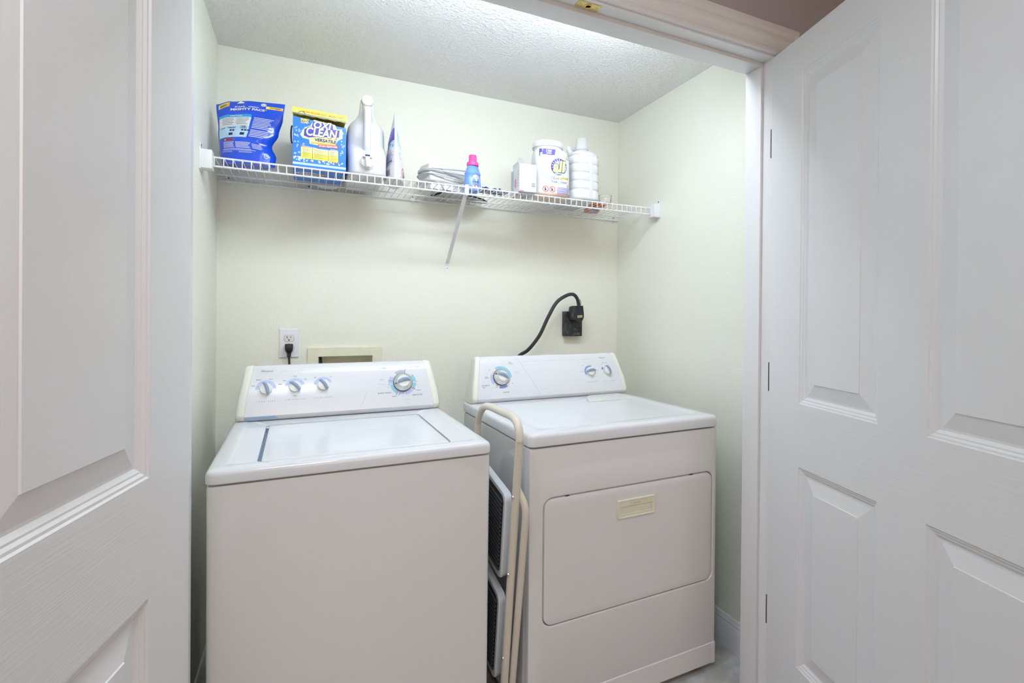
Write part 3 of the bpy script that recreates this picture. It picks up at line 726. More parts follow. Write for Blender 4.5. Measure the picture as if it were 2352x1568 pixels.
wb = thing('washer_water_box', 'cream recessed water supply box in the wall behind the washer', 'water box', (0.4263, YB, 1.0))
bm = BM()
def wz(y, a, zb_, zt_, r): return [(x, y, z) for x, z in rrect(-a, a, zb_, zt_, r, 3)]
loft(bm, [wz(-.0002, .1423, -.11, .1098, .004), wz(-.007, .1423, -.11, .1098, .004), wz(-.009, .1403, -.108, .1078, .003), wz(-.009, .1035, -.07, .0730, .002), wz(-.007, .1020, -.068, .0715, .001), wz(.085, .1000, -.066, .0695, .001)], cap0=False)
finish('frame', bm, M['ivory'], parent=wb, smooth=25)
bm = BM(); tube(bm, catmull([(-.093, .05, .066), (-.093, .02, .060), (-.092, -.004, .04), (-.086, -.025, -.02), (-.08, -.04, -.2)], 4), .0055, n=8); finish('hose', bm, M['rubber'], parent=wb, smooth=60)

db = thing('dryer_outlet', 'black surface-mounted dryer outlet box under a big black plug', 'outlet', (1.4583, YB, 1.205))
bm = BM(); box(bm, -.046, -.012, -.038, -.0002, -.0600, .0603, bev=.0015, seg=1); box(bm, -.0135, .046, -.0385, -.0002, -.0605, .0600, bev=.0015, seg=1)
b0 = finish('housing', bm, M['outlet_black'], parent=db, smooth=0)
P = Print(flat((0, -.0385, 0), (1, 0, 0), (0, 0, 1))); P.rect(-.001, .036, -.0455, -.0449, 'ink_light', 1); P.text('50A 125/250V', .018, -.053, .0035, 'ink_light'); P.build('moulded_print', db)
dc = thing('dryer_power_cord', 'thick black dryer cord arching to a plug above the dryer', 'power cord', (1.4563, YB - .098, 1.2525))
bm = BM()
def pz(y, sc, dx=0): return [(dx + x * sc, y, z * sc) for x, z in ((-.021, .0395), (.021, .0405), (.0265, .000), (.0255, -.018), (.018, -.033), (.004, -.0405), (-.012, -.039), (-.023, -.028), (-.0265, -.012), (-.0262, 0))]
loft(bm, [pz(.058, .90, -.006), pz(.035, .96, -.004), pz(.030, 1.0), pz(.004, 1.0), pz(0, .95)])
pl = finish('plug', bm, M['rubber'], parent=dc, smooth=25)
bm = BM(); box(bm, -.0275, -.0245, .010, .026, -.014, .004, bev=.001); finish('grip_rib', bm, M['dark_steel'], parent=pl, smooth=0)
P = Print(flat((0, -.0002, 0), (1, 0, 0), (0, 0, 1)), step=.0003); P.rect(-.0105, .0165, -.0175, -.0065, 'tan_label', 1, slope=.06); P.text('E43100', .004, -.0135, .0052, 'ink', 2, bold=.02, rot=.05); P.build('sticker', pl)
bm = BM(); cc = catmull([(.002, .014, .034), (.0025, .014, .048), (-.009, .010, .077), (-.036, .000, .0935), (-.0775, -.010, .0855), (-.127, -.010, .052), (-.171, -.010, -.0195), (-.210, -.006, -.0996), (-.2571, .010, -.1646), (-.2889, .04, -.1936), (-.31, .07, -.235), (-.33, .08, -.35)], 6); tube(bm, cc, .0083, n=14)
finish('cord', bm, M['cable'], parent=dc, smooth=60)
bm = BM(); tube(bm, [(.0105, .006, .042), (.0090, .004, .056), (.0040, .002, .070)], .0035, n=8, flat=.5); finish('cord_clamp', bm, M['steel'], parent=dc, smooth=60)

# ------------------------------------------------------------------ wire shelf
ZS = 1.7415                                           # top of the deck wires
YW = -0.164                                           # front of the shelf
sh = thing('wire_shelf', 'white vinyl-coated wire shelf across the back wall above the machines', 'shelf', (XL, YB, ZS))
SW = XR - XL
yf = YW - YB
def rod(name, y, z, r, x0=.012, x1=SW - .012, n=10):
    bm = BM(); tube(bm, [(x0, y, z), (x1, y, z)], r, n=n); return finish(name, bm, M['shelf'], parent=sh, smooth=60)
rod('front_rod', yf, -.0036, .0032); rod('front_rod', yf + .0005, -.0315, .0032)
rod('back_rod', -.0075, -.0062, .0034, .003, SW - .003); rod('middle_rod', yf + .115, -.0058, .0026); rod('middle_rod', yf + .225, -.0058, .0026)
bm = BM(); tube(bm, [(0, -.004, -.0016), (0, yf + .008, -.0016), (0, yf + .0005, -.0016), (0, yf - .0030, -.0035), (0, yf - .0033, -.008), (0, yf - .0030, -.0325)], .00145, n=6)
w0 = finish('wire', bm, M['shelf'], parent=sh, smooth=60)
xw = .036; first = True
while xw < SW - .034:
    if first: w0.location = (xw, 0, 0); first = False
    else: dup(w0, sh, (xw, 0, 0))
    xw += .0254
def bracket(x0, x1, xt):
    bm = BM()
    box(bm, x0, x1, yf - .030, yf + .014, -.046, .0125, bev=.0022)
    br = finish('end_bracket', bm, M['shelf'], parent=sh, smooth=40)
    xa, xb = (x0, x0 + .0035) if xt < 0 else (x1 - .0035, x1)
    bm = BM(); box(bm, xa, xb, yf - .034, yf + .020, -.050, .018, bev=.001)
    box(bm, xa, xb, yf - .030, yf - .010, .016, .033, bev=.0012)
    finish('wall_flange', bm, M['shelf'], parent=br, smooth=40)
    bm = BM(); lathe(bm, [(.0034, -.0003), (.0034, .0010), (.0012, .0016)], n=12)
    s_ = finish('screw', bm, M['dark_steel'], parent=br); s_.location = (xb if xt < 0 else xa, yf - .020, .025); s_.rotation_euler = (0, R(90 if xt < 0 else -90), 0)
    return br
bracket(.0002, .0335, -1); bracket(SW - .0335, SW - .0002, 1)
bx = .8615
bm = BM()                                             # diagonal brace: flat channel from the lip down to its foot on the wall
a = Vector((bx - .006, yf + .002, -.0180)); b = Vector((bx, -.012, -.270))
d = (b - a).normalized(); sd = Vector((1, 0, 0)); nn = sd.cross(d)
sec = [(-.0070, -.003), (.0070, -.003), (.0070, .004), (.0050, .004), (.0050, -.0012), (-.0050, -.0012), (-.0050, .004), (-.0070, .004)]
loft(bm, [[tuple(p + sd * u + nn * v) for u, v in sec] for p in (a, b)])
brace = finish('support_brace', bm, M['shelf'], parent=sh, smooth=0)
bm = BM(); box(bm, bx - .0125, bx - .0005 + .001, yf - .007, yf + .008, -.036, .0045, bev=.001); finish('brace_hook', bm, M['shelf'], parent=brace, smooth=0)
bm = BM(); prism(bm, rrect(bx - .0085, bx + .0085, -.306, -.262, .003), 0, .0028, Matrix.Rotation(R(90), 4, 'X')); finish('brace_foot', bm, M['shelf'], parent=brace, smooth=30)
bm = BM(); lathe(bm, [(.0040, 0), (.0038, .0012), (.0015, .002)], n=14); o = finish('screw', bm, M['steel'], parent=brace); o.location = (bx, -.0028, -.289); o.rotation_euler = (R(90), 0, 0)
c0 = None
for x in (.0146, .2864, .6886, 1.1957, 1.7013):
    x -= XL
    x = max(.012, min(SW - .02, x))
    bm = BM(); tube(bm, [(-.006, -.0075, -.0062), (.006, -.0075, -.0062)], .0062, n=12); box(bm, -.006, .006, -.0040, -.0003, -.020, .012, bev=.001)
    c = finish('wall_clip', bm, M['shelf'], parent=sh, smooth=40); c.location = (x, 0, 0)
    bm = BM(); lathe(bm, [(.0030, 0), (.0028, .001), (.001, .0016)], n=12); s_ = finish('screw', bm, M['dark_steel'], parent=c); s_.location = (0, -.0040, .007); s_.rotation_euler = (R(90), 0, 0)

# ------------------------------------------------------------------ things on the shelf
M['blue_film'] = mat('blue_pouch_film', srgb(24, 78, 218), 0.22, coat=0.4)
M['white_film'] = mat('white_pouch_film', (0.76, 0.77, 0.80), 0.3)
M['p_white'] = mat('print_white', (0.76, 0.78, 0.81), 0.3)
M['p_sky'] = mat('print_sky_blue', srgb(40, 160, 228), 0.3)
M['p_pale'] = mat('print_pale_blue', srgb(186, 218, 242), 0.35)
M['p_yellow'] = mat('print_yellow', srgb(246, 236, 66), 0.35)
M['p_cream'] = mat('print_pale_yellow', srgb(250, 246, 160), 0.4)
M['p_orange'] = mat('print_orange', srgb(244, 176, 62), 0.35)
M['p_dorange'] = mat('print_deep_orange', srgb(226, 104, 40), 0.35)
M['p_navy'] = mat('print_navy', srgb(22, 34, 96), 0.35)
M['p_purple'] = mat('print_purple', srgb(70, 58, 190), 0.35)
M['p_red'] = mat('print_bright_red', srgb(206, 62, 62), 0.35)
M['p_pink'] = mat('print_pink', srgb(226, 120, 160), 0.35)
M['p_green'] = mat('print_green', srgb(70, 170, 140), 0.35)
M['box_blue'] = mat('carton_blue', srgb(16, 118, 222), 0.32)
M['cardboard'] = mat('cardboard', srgb(196, 170, 132), 0.8)
M['hdpe'] = mat('milky_white_plastic', (0.72, 0.73, 0.75), 0.32, sss=0.15)
M['frosted'] = mat('frosted_plastic', (0.92, 0.94, 0.95), 0.3, trans=0.45)
M['clear'] = mat('clear_plastic', (0.97, 0.98, 0.98), 0.08, trans=0.95, ior=1.3)
M['pink_cap'] = mat('pink_cap', srgb(250, 82, 160), 0.28)
M['soft_blue'] = mat('soft_blue_plastic', srgb(112, 156, 240), 0.28)
M['sole'] = mat('grey_soleplate', (0.46, 0.48, 0.48), 0.4, metal=0.2)
M['cord_grey'] = mat('pale_grey_cord', (0.60, 0.62, 0.64), 0.45)

def pouch_shape(W0, H, T0, left, right, tops, lean, bulge, wr, ex=4):
    """stand-up pouch: returns S(u in -.5...5, v in 0..1) for the front and the back sheet"""
    def lerp(t, pts):
        for (a, x), (b, y) in zip(pts[:-1], pts[1:]):
            if t <= b: k = (t - a) / (b - a); k = k * k * (3 - 2 * k); return x + (y - x) * k
        return pts[-1][1]
    def P(u, v, side):
        xl, xr = lerp(v, left), lerp(v, right); x = xl + (xr - xl) * (u + .5)
        z = lerp(u + .5, tops) * v
        T = T0 * max(0.0, 1 - v) ** .75 * max(0.0, 1 - abs(2 * u) ** ex) ** .8 + .0012
        T += bulge * math.sin(math.pi * min(1, v * 1.05)) * max(0, 1 - (2 * u) ** 2)
        w = wr * (math.sin(9 * u + 13 * v) * math.sin(17 * v - 6 * u) + .25 * math.sin(31 * u + 7 * v + 2) * math.sin(23 * v)) * math.sin(math.pi * max(0.02, min(.98, v)))* (1 - (2 * u) ** 6)
        y = lean * v ** 1.4 + side * T / 2 + w
        return Vector((x, y, z))
    def S(side):
        def f(u, v):
            e = .004; p = P(u, v, side); du = P(min(.5, u + e), v, side) - P(max(-.5, u - e), v, side); dv = P(u, min(1, v + e), side) - P(u, max(0, v - e), side)
            n = du.cross(dv); n = n.normalized() if n.length > 1e-12 else Vector((0, -1, 0))
            return p, (n if n.y * side > 0 else -n)
        return f
    return P, S
def pouch_mesh(name, P, mats, root, nu=48, nv=50):
    bm = BM(); g = {}
    for s in (-1, 1):
        for j in range(nv + 1):
            for i in range(nu + 1):
                g[s, i, j] = bm.verts.new(P(-.5 + i / nu, j / nv, s))
        for j in range(nv):
            for i in range(nu): bm.faces.new((g[s, i, j], g[s, i + 1, j], g[s, i + 1, j + 1], g[s, i, j + 1]))
    for i in range(nu): bm.faces.new((g[-1, i, 0], g[-1, i + 1, 0], g[1, i + 1, 0], g[1, i, 0])); bm.faces.new((g[-1, i, nv], g[-1, i + 1, nv], g[1, i + 1, nv], g[1, i, nv]))
    for j in range(nv): bm.faces.new((g[-1, 0, j], g[-1, 0, j + 1], g[1, 0, j + 1], g[1, 0, j])); bm.faces.new((g[-1, nu, j], g[-1, nu, j + 1], g[1, nu, j + 1], g[1, nu, j]))
    return finish(name, bm, mats, parent=root, smooth=70)

def no_child_sign(P, u, v, r, layer=1, ry=None):
    """round prohibition mark with a small figure and a slash"""
    ry = ry or r
    P.arc(u, v, r * .82, r, 0, 360, 'p_red', layer, n=24)
    P.disc(u - r * .1, v + r * .28, r * .2, 'p_navy', layer, n=10); P.ngon([(u - r * .35, v - r * .5), (u + r * .1, v - r * .5), (u + r * .15, v + r * .05), (u - r * .3, v + r * .1)], 'p_navy', layer)
    P.poly([(u - r * .55, v + r * .65), (u - r * .65, v + r * .55), (u + r * .55, v - r * .65), (u + r * .65, v - r * .55)], [(0, 1, 2, 3)], 'p_red', layer + 1)

# blue detergent pouch
po = thing('detergent_pouch', 'glossy blue detergent pouch with white print, standing on the shelf by the left wall', 'pouch', (.1018, -.083, ZS + .0008), R(-13))
Pf, Sf = pouch_shape(.16, .22, .070, [(0, -.082), (.2, -.090), (.55, -.098), (1, -.110)], [(0, .080), (.14, .083), (.30, .069), (.5, .088), (.75, .099), (1, .103)], [(0, .209), (.2, .223), (.5, .230), (1, .2290)], .028, .018, .0028)
body = pouch_mesh('pouch_film', Pf, M['blue_film'], po)
_sf = Sf(-1)
P = Print(lambda u, v: _sf(u, v + .07 * max(0.0, min(1.0, (.92 - v) / .25))), step=.0005)
P.text('fresh  clean', -.03, .872, .0135, 'p_white', bold=.02, width=.36, align='C')
vs, fs = text2d('MIGHTY PACS', .035)
def ptext(s, u, v, wu, hv, key, layer=2, bold=0.0, rot=0.0, shear=0.0):
    """text in pouch coordinates (u across, v up), wu wide and hv high"""
    vs, fs = text2d(s, bold, shear); x0 = min(p[0] for p in vs); x1 = max(p[0] for p in vs); sx = wu / (x1 - x0)
    P.poly([(u + (x - (x0 + x1) / 2) * sx - y * hv / .7 * rot * .8, v + y * hv / .7 + (x - (x0 + x1) / 2) * sx * rot) for x, y in vs], fs, key, layer)
P.V.clear(); P.F.clear(); P.m.clear(); P.k = 0
ptext('fresh  clean', -.045, .870, .35, .036, 'p_white', bold=.022)
ptext('MIGHTY PACS', -.025, .800, .51, .048, 'p_white', bold=.045)
P.disc(.247, .835, .010, 'p_white', 2, n=10, ry=.008)
P.rect(-.46, -.31, .880, .965, 'p_yellow', 1, nu=4, nv=2, slope=.12); P.rect(-.335, -.30, .890, .975, 'p_orange', 2, nv=2, slope=.1)
P.lines(-.44, -.33, .895, .95, 3, 'p_navy', 3, slope=.1)
P.rect(.235, .485, .870, .930, 'p_yellow', 1, nu=5, nv=2, slope=-.03); P.rect(.375, .485, .865, .905, 'p_orange', 2, nu=3, slope=-.03); P.lines(.29, .46, .885, .918, 2, 'p_navy', 3, slope=-.03)
P.disc(.195, .945, .042, 'p_white', 2, n=14, ry=.026); ptext('4 in 1', .195, .936, .06, .016, 'p_navy', 3, bold=.02)
P.ngon([(-.20, .955), (-.15, .995), (-.08, .965), (-.10, .955)], 'p_white', 2)
P.rect(-.46, .045, .315, .700, 'p_pale', 1, nu=24, nv=24); P.rect(-.46, .045, .500, .645, 'p_white', 2, nu=24, nv=10); P.rect(-.46, .045, .645, .700, 'p_sky', 2, nu=24, nv=4)
ptext('DIRECTIONS', -.19, .660, .19, .026, 'p_white', 3, bold=.02)
P.lines(-.40, -.21, .515, .635, 5, 'ink', 3, fill=.3); P.lines(-.17, .02, .515, .635, 5, 'ink', 3, fill=.3)
for v in (.626, .600, .575, .549): P.disc(-.185, v, .005, 'p_navy', 3, n=8, ry=.004)
ptext('Large load', -.235, .465, .13, .022, 'p_navy', 3, bold=.03); ptext('Large', -.04, .480, .08, .018, 'p_navy', 3, bold=.03); ptext('or full load', -.04, .455, .11, .018, 'p_navy', 3, bold=.03); ptext('Regular', -.375, .455, .07, .02, 'p_navy', 3, bold=.02)
for k, (u, n) in enumerate(((-.235, 2), (-.04, 3))):
    for i in range(n): P.rect(u - .03 + i * .048, u + .005 + i * .048, .415, .440, 'p_navy', 3)
    P.rect(u - .035, u + .035, .345, .385, 'p_navy', 3, nu=4, nv=3); P.rect(u - .03, u + .03, .325, .345, 'p_white', 3)
P.rect(-.135, -.132, .33, .49, 'ink_light', 3)
P.lines(.085, .40, .470, .660, 8, 'p_white', 1, fill=.38, slope=-.06, rag=.2); P.lines(.075, .37, .330, .455, 5, 'p_white', 1, fill=.38, slope=-.06, rag=.2)
P.rect(-.355, -.165, .262, .298, 'p_dorange', 1, nu=4); ptext('WARNING', -.245, .270, .14, .020, 'p_navy', 3, bold=.05); P.ngon([(-.345, .268), (-.320, .268), (-.3325, .292)], 'p_yellow', 3)
P.lines(-.37, -.15, .150, .250, 6, 'p_white', 1, fill=.4, rag=.15); P.lines(-.13, .15, .150, .250, 5, 'p_white', 1, fill=.4); P.lines(.17, .36, .150, .235, 4, 'p_white', 1, fill=.35, slope=-.1)
P.lines(-.39, .25, .112, .142, 2, 'p_white', 1, fill=.4); P.lines(-.40, -.18, .085, .105, 2, 'p_white', 1, fill=.35); P.lines(-.1, .2, .085, .105, 2, 'p_white', 1, fill=.35)
P.arc(.365, .062, .030, .038, 0, 360, 'p_white', 1, n=20); ptext('hp', .365, .055, .035, .016, 'p_white', 1)
P.build('printed_front', po)

# stain remover carton with its lid torn open
bx_ = thing('stain_remover_box', 'bright blue and yellow stain remover carton with torn-open lid on the wire shelf', 'box', (.3180, -.0570, ZS + .0008), R(0))
hw, hd, hz = .0830, .1060, .163
bm = BM()                                             # tray: open carton with thick walls, inside left as bare board
q = lambda z, i: [(x, y, z) for x, y in ((-hw + i, -hd + i), (hw - i, -hd + i), (hw - i, hd - i), (-hw + i, hd - i))]
top_o = [(-hw, -hd, hz + .004), (hw, -hd, hz - .013), (hw, hd, hz + .036), (-hw, hd, hz + .036)]
i_ = .0022
top_i = [(-hw + i_, -hd + i_, hz + .004), (hw - i_, -hd + i_, hz - .013), (hw - i_, hd - i_, hz + .036), (-hw + i_, hd - i_, hz + .036)]
loft(bm, [q(0, 0), top_o, top_i, q(.004, i_)], mis=[0, 1, 1])
finish('carton', bm, [M['box_blue'], M['cardboard']], parent=bx_, smooth=0)
bm = BM()                                             # lid with a yellow skirt, hinged at the back and lifted
def sheet(bm, a, b, c, d, t, mi):
    A = [Vector(p) for p in (a, b, c, d)]; n = (A[1] - A[0]).cross(A[3] - A[0]).normalized() * t
    loft(bm, [[tuple(p) for p in A], [tuple(p + n) for p in A]], mi=mi)
ls0, ls1 = hz + .012, hz + .0325
sheet(bm, (-hw - .002, -hd - .002, ls0), (hw + .002, -hd - .002, ls0 - .006), (hw + .002, -hd - .002, ls1 - .004), (-hw - .002, -hd - .002, ls1), .0018, 0)
sheet(bm, (-hw - .002, -hd - .002, ls1), (hw + .002, -hd - .002, ls1 - .004), (hw + .002, hd, hz + .039), (-hw - .002, hd, hz + .039), .0016, 0)
finish('lid', bm, [M['p_yellow']], parent=bx_, smooth=0)
bm = BM()                                             # torn inner edge of the lid
pts = [(-hw + .166 * k / 14, -hd - .0005, hz + .0125 - .006 * k / 14 - .003 * (k % 3) / 2) for k in range(15)]
loft(bm, [[tuple(p) for p in pts], [(p[0], p[1] + .0006, hz + .028) for p in pts]], closed=False, cap0=False, cap1=False)
finish('torn_edge', bm, M['cardboard'], parent=bx_, smooth=0)
bm = BM(); tube(bm, catmull([(-hw - .0030, -hd + .03, .142), (-hw - .0052, -hd + .03, .132), (-hw - .0062, -hd + .03, .112), (-hw - .0050, -hd + .03, .092), (-hw - .0030, -hd + .03, .082)], 5), .0026, n=8); finish('carry_strap', bm, M['rubber'], parent=bx_, smooth=60)
P = Print(flat((0, -hd, 0), (1, 0, 0), (0, 0, 1)), step=.00025)
rnd = random.Random(3)
for k in range(190):
    u = rnd.uniform(-hw + .005, hw - .005); v = rnd.uniform(.036, hz - .018)
    if (-.062 < u < .062 and .026 < v < .074) or (-.05 < u < .066 and v >= .074): continue
    r = rnd.uniform(.0018, .0036); P.disc(u, v, r, 'p_pale', 1, n=12); P.disc(u, v, r * .55, 'box_blue', 2, n=10); P.disc(u - r * .25, v + r * .25, r * .3, 'p_white', 3, n=8)
for k in range(46):
    u = rnd.uniform(-hw + .004, hw - .004); r = rnd.uniform(.0016, .0036); P.disc(u, .014 + rnd.uniform(0, .013) + .006 * abs(u) / hw, r, 'p_pale' if k % 3 else 'p_white', 1, n=10)
P.rect(-hw, hw, .0015, .0135, 'p_pale', 1); P.rect(-hw, hw, .0, .006, 'box_blue', 2)
halo = [(-.058, .108), (-.045, .132), (-.028, .140), (-.018, .1605), (.045, .1535), (.050, .141), (.066, .143), (.068, .113), (.054, .104), (.040, .078), (-.030, .082), (-.032, .096), (-.050, .098)]
P.ngon([(x * 1.06, .118 + (y - .118) * 1.07) for x, y in halo], 'p_pale', 2); P.ngon(halo, 'p_cream', 3)
P.ngon([(-.05, .105), (-.048, .128), (-.026, .136), (-.022, .158), (.040, .154), (.041, .139), (.062, .139), (.060, .114), (-.01, .106), (-.035, .100)], 'p_purple', 4)
for t, u, v, w, h in (('OXI', .008, .1365, .056, .0225), ('CLEAN', .006, .1085, .098, .0275)):
    P.text(t, u, v, h, 'p_navy', 5, bold=.075, shear=.2, width=w * 1.05); P.text(t, u, v, h, 'p_white', 6, bold=.035, shear=.2, width=w)
P.text('VERSATILE', .018, .0915, .0100, 'p_navy', 5, bold=.045, shear=.18, width=.068)
P.rect(-.028, .050, .0815, .0865, 'p_orange', 4, slope=.03); P.rect(-.006, .058, .072, .0815, 'p_red', 5, slope=.06, skew=.1); P.text('STAIN REMOVER', .026, .0750, .0062, 'p_white', 6, bold=.03, width=.058, rot=.05, shear=.2)
P.lines(.033, .058, .064, .0705, 2, 'p_white', 2, slope=.0)
P.ngon([(-.061, .1475), (-.060, .156), (-.040, .1665), (-.032, .166), (-.034, .145)], 'p_navy', 2); P.text('EVERY', -.046, .1545, .0072, 'p_yellow', 4, bold=.04, width=.026); P.text('LOAD', -.047, .1465, .0068, 'p_white', 4, bold=.04, width=.024)
P.rect(-.058, -.007, .0665, .0705, 'p_dorange', 3, slope=-.08); P.text('Tackles Stains and Stinks!', -.032, .0672, .0028, 'p_white', 4, bold=.03, width=.046, rot=-.07)
for a, b in ((-.058, -.0235), (-.0225, .0265), (.0275, .0575)):
    P.rect(a, b, .028, .066, 'p_yellow', 3); P.rect(a, b, .048, .066, 'p_cream', 4); P.lines(a + .005, b - .005, .032, .062, 7, 'ink', 5, fill=.28, rag=.5)
P.rect(-.0237, -.0223, .028, .066, 'p_navy', 5); P.rect(.0263, .0277, .028, .066, 'p_navy', 5); P.rect(.038, .058, .024, .0285, 'p_dorange', 5); P.text('7.22 LB', .048, .0248, .0030, 'p_white', 6, bold=.02)
P.build('printed_front', bx_)
P = Print(flat((0, -hd - .0042, (ls0 + ls1) / 2 - .0025), (1, 0, -.030), (0, 0, 1)), step=.0003)
P.text('NOW BIGGER SIZE - MORE USES!', .010, -.0025, .0062, 'p_dorange', 1, bold=.03, shear=.2, width=.128); P.rect(-hw - .002, hw, -.0095, -.0070, 'box_blue', 1); P.arc(-.056, -.0098, .009, .0108, 12, 168, 'p_navy', 2); P.disc(-.074, .003, .003, 'p_pale', 1, n=10)
P.build('lid_print', bx_)
P = Print(flat((0, 0, 0), (1, 0, 0), (0, -1, 0)), step=.0001)
for k in range(60): u = rnd.uniform(-hw + .006, hw - .012); v = rnd.uniform(-hd + .006, hd - .006); P.rect(u, u + rnd.uniform(.003, .008), v, v + .0022, 'p_pale', 1)
P.disc(-.035, .012, .040, 'p_white', 2, n=24, ry=.022); P.text('OXI CLEAN', -.032, .006, .016, 'p_navy', 3, bold=.03, shear=.2, width=.066); P.rect(.002, .016, -.004, .022, 'p_orange', 3, skew=.2); P.rect(.020, .0215, -hd + .01, hd - .01, 'p_pale', 1)
P.build('printed_base', bx_)

tb = thing('frosted_tub', 'round frosted plastic tub hidden behind the blue and yellow carton', 'tub', (.352, .1165, ZS + .0008))
bm = BM(); lathe(bm, [(.030, .002), (.036, 0), (.041, .006), (.044, .09), (.044, .105)], n=32); finish('tub', bm, M['hdpe'], parent=tb, smooth=40)
bm = BM(); lathe(bm, [(.0455, .1045), (.0455, .116), (.043, .119), (.001, .119)], n=32); finish('lid', bm, M['white_plastic'], parent=tb, smooth=40)

# large press-tap jug
jg = thing('press_tap_jug', 'big plain white detergent jug with a press tap and blue button', 'jug', (.4755, -.0065, ZS + .0008))
bm = BM()
loftz(bm, [(0, -.055, .055, -.134, .134, .03), (.003, -.062, .062, -.142, .142, .03), (.010, -.0652, .0652, -.1455, .1450, .03), (.066, -.0652, .0652, -.1460, .1450, .03), (.080, -.0655, .0652, -.1420, .1450, .03), (.098, -.0652, .0650, -.1260, .1450, .03), (.112, -.0650, .0648, -.1060, .1450, .03), (.122, -.0650, .0645, -.0980, .1450, .03),
           (.165, -.0648, .0640, -.0960, .1450, .03), (.185, -.0630, .0620, -.0950, .1380, .03), (.200, -.054, .052, -.0960, .115, .03), (.213, -.0385, .036, -.1020, .06, .02), (.226, -.030, .026, -.1120, .00, .018), (.240, -.027, .0215, -.1250, -.06, .016), (.262, -.0255, .0195, -.1290, -.08, .016), (.274, -.024, .018, -.1270, -.085, .016), (.2785, -.016, .010, -.118, -.095, .010)], n=6)
jb = finish('jug_body', bm, M['hdpe'], parent=jg, smooth=50)
bm = BM(); tube(bm, catmull([(-.004, -.118, .086), (-.004, -.1310, .100), (-.0035, -.1360, .125), (-.0035, -.1375, .165), (-.003, -.1370, .205), (-.003, -.1340, .232), (-.003, -.122, .248)], 6), [.020, .018, .016, .0145, .0135, .013] + [.0128] * 25 + [.013, .0135, .0145, .016, .017, .018], n=16)
finish('handle', bm, M['hdpe'], parent=jg, smooth=60)
bm = BM(); lathe(bm, [(.0195, 0), (.0200, .003), (.0200, .016), (.0185, .0185), (.001, .019)], n=32)
for k in range(24):
    a = 2 * math.pi * k / 24; box(bm, .0198, .0206, -.0007, .0007, .004, .0155, mat4=Matrix.Rotation(a, 4, 'Z'))
o = finish('vent_cap', bm, M['white_plastic'], parent=jg, smooth=35); o.location = (-.003, -.1240, .2650); o.rotation_euler = (R(82), 0, 0)
bm = BM(); lathe(bm, [(.0265, 0), (.0265, .004), (.0225, .006), (.0215, .012), (.0190, .0135), (.001, .0138)], n=32); o = finish('tap_collar', bm, M['white_plastic'], parent=jg, smooth=35); o.location = (-.004, -.1450, .0440); o.rotation_euler = (R(90), 0, 0)
bm = BM(); lathe(bm, [(.0075, -.024), (.0085, -.022), (.0085, .008), (.0070, .012), (.001, .012)], n=20, center=(-.004, -.1640)); lathe(bm, [(.0060, 0), (.0060, .012)], n=14, center=(0, 0)); bmesh.ops.rotate(bm, verts=bm.verts[-28:], cent=(0, 0, 0), matrix=Matrix.Rotation(R(90), 3, 'X')); bmesh.ops.translate(bm, verts=bm.verts[-28:], vec=(-.004, -.157, 0))
box(bm, -.020, .012, -.1690, -.1580, .0095, .0130, bev=.0012)
o = finish('tap_spout', bm, M['white_plastic'], parent=jg, smooth=40); o.location = (0, 0, .0475)
bm = BM(); box(bm, -.0120, .0045, -.1660, -.1580, .0610, .0680, bev=.002); finish('tap_button', bm, M['p_navy'], parent=jg, smooth=40)

# white pouch seen from its side
wp = thing('white_pouch', 'white stand-up pouch with purple print, seen edge-on between jug and iron', 'pouch', (.5790, -.0660, ZS + .0008), R(-97))
Pf, Sf = pouch_shape(.2, .25, .076, [(0, -.098), (.6, -.098), (1, -.090)], [(0, .096), (.25, .094), (.6, .088), (.85, .084), (1, .082)], [(0, .245), (1, .252)], -.002, .004, .0012, ex=1.5)
body = pouch_mesh('pouch_film', Pf, M['white_film'], wp)
P = Print(Sf(-1), step=.0005)
P.rect(-.46, .49, .555, .735, 'p_purple', 1, nu=40, nv=12); P.lines(-.3, .40, .59, .70, 6, 'arc_lilac', 2, fill=.3)
P.rect(-.46, .49, .455, .545, 'p_pale', 1, nu=40, nv=6); ptext('EASY TO USE', .1, .505, .5, .02, 'p_navy', 2, bold=.02); P.rect(.2, .45, .465, .50, 'p_navy', 2)
ptext('CAUTION', .2, .415, .35, .016, 'p_red', 2, bold=.02)
P.lines(-.44, .46, .20, .40, 13, 'p_purple', 1, fill=.3, rag=.15); ptext('PRECAUTIONS', .15, .245, .55, .02, 'p_navy', 2, bold=.04)
for k in range(11): P.rect(.05, .36, .055 + .008 * k, .055 + .008 * k + (.003 if k % 2 else .005), 'ink', 1, nu=3)
P.lines(-.4, -.05, .05, .15, 6, 'p_purple', 1, fill=.3); P.lines(-.3, .4, .80, .90, 4, 'p_pale', 1, fill=.4)
P.build('printed_back', wp)
P = Print(Sf(1), step=.0005)
P.rect(-.30, .40, .50, .70, 'p_pale', 1, nu=30, nv=12); P.disc(.1, .60, .16, 'p_cream', 2, n=18, ry=.05)
for k in range(3): P.arc(.30, .36, .04, .05, 0, 360, 'arc_violet', 1, n=18)
no_child_sign(P, .16, .11, .10, 1)
vs, fs = text2d('96 PACKS'); 
P.lines(-.2, .4, .025, .045, 2, 'arc_violet', 1, fill=.4)
P.build('printed_front', wp)

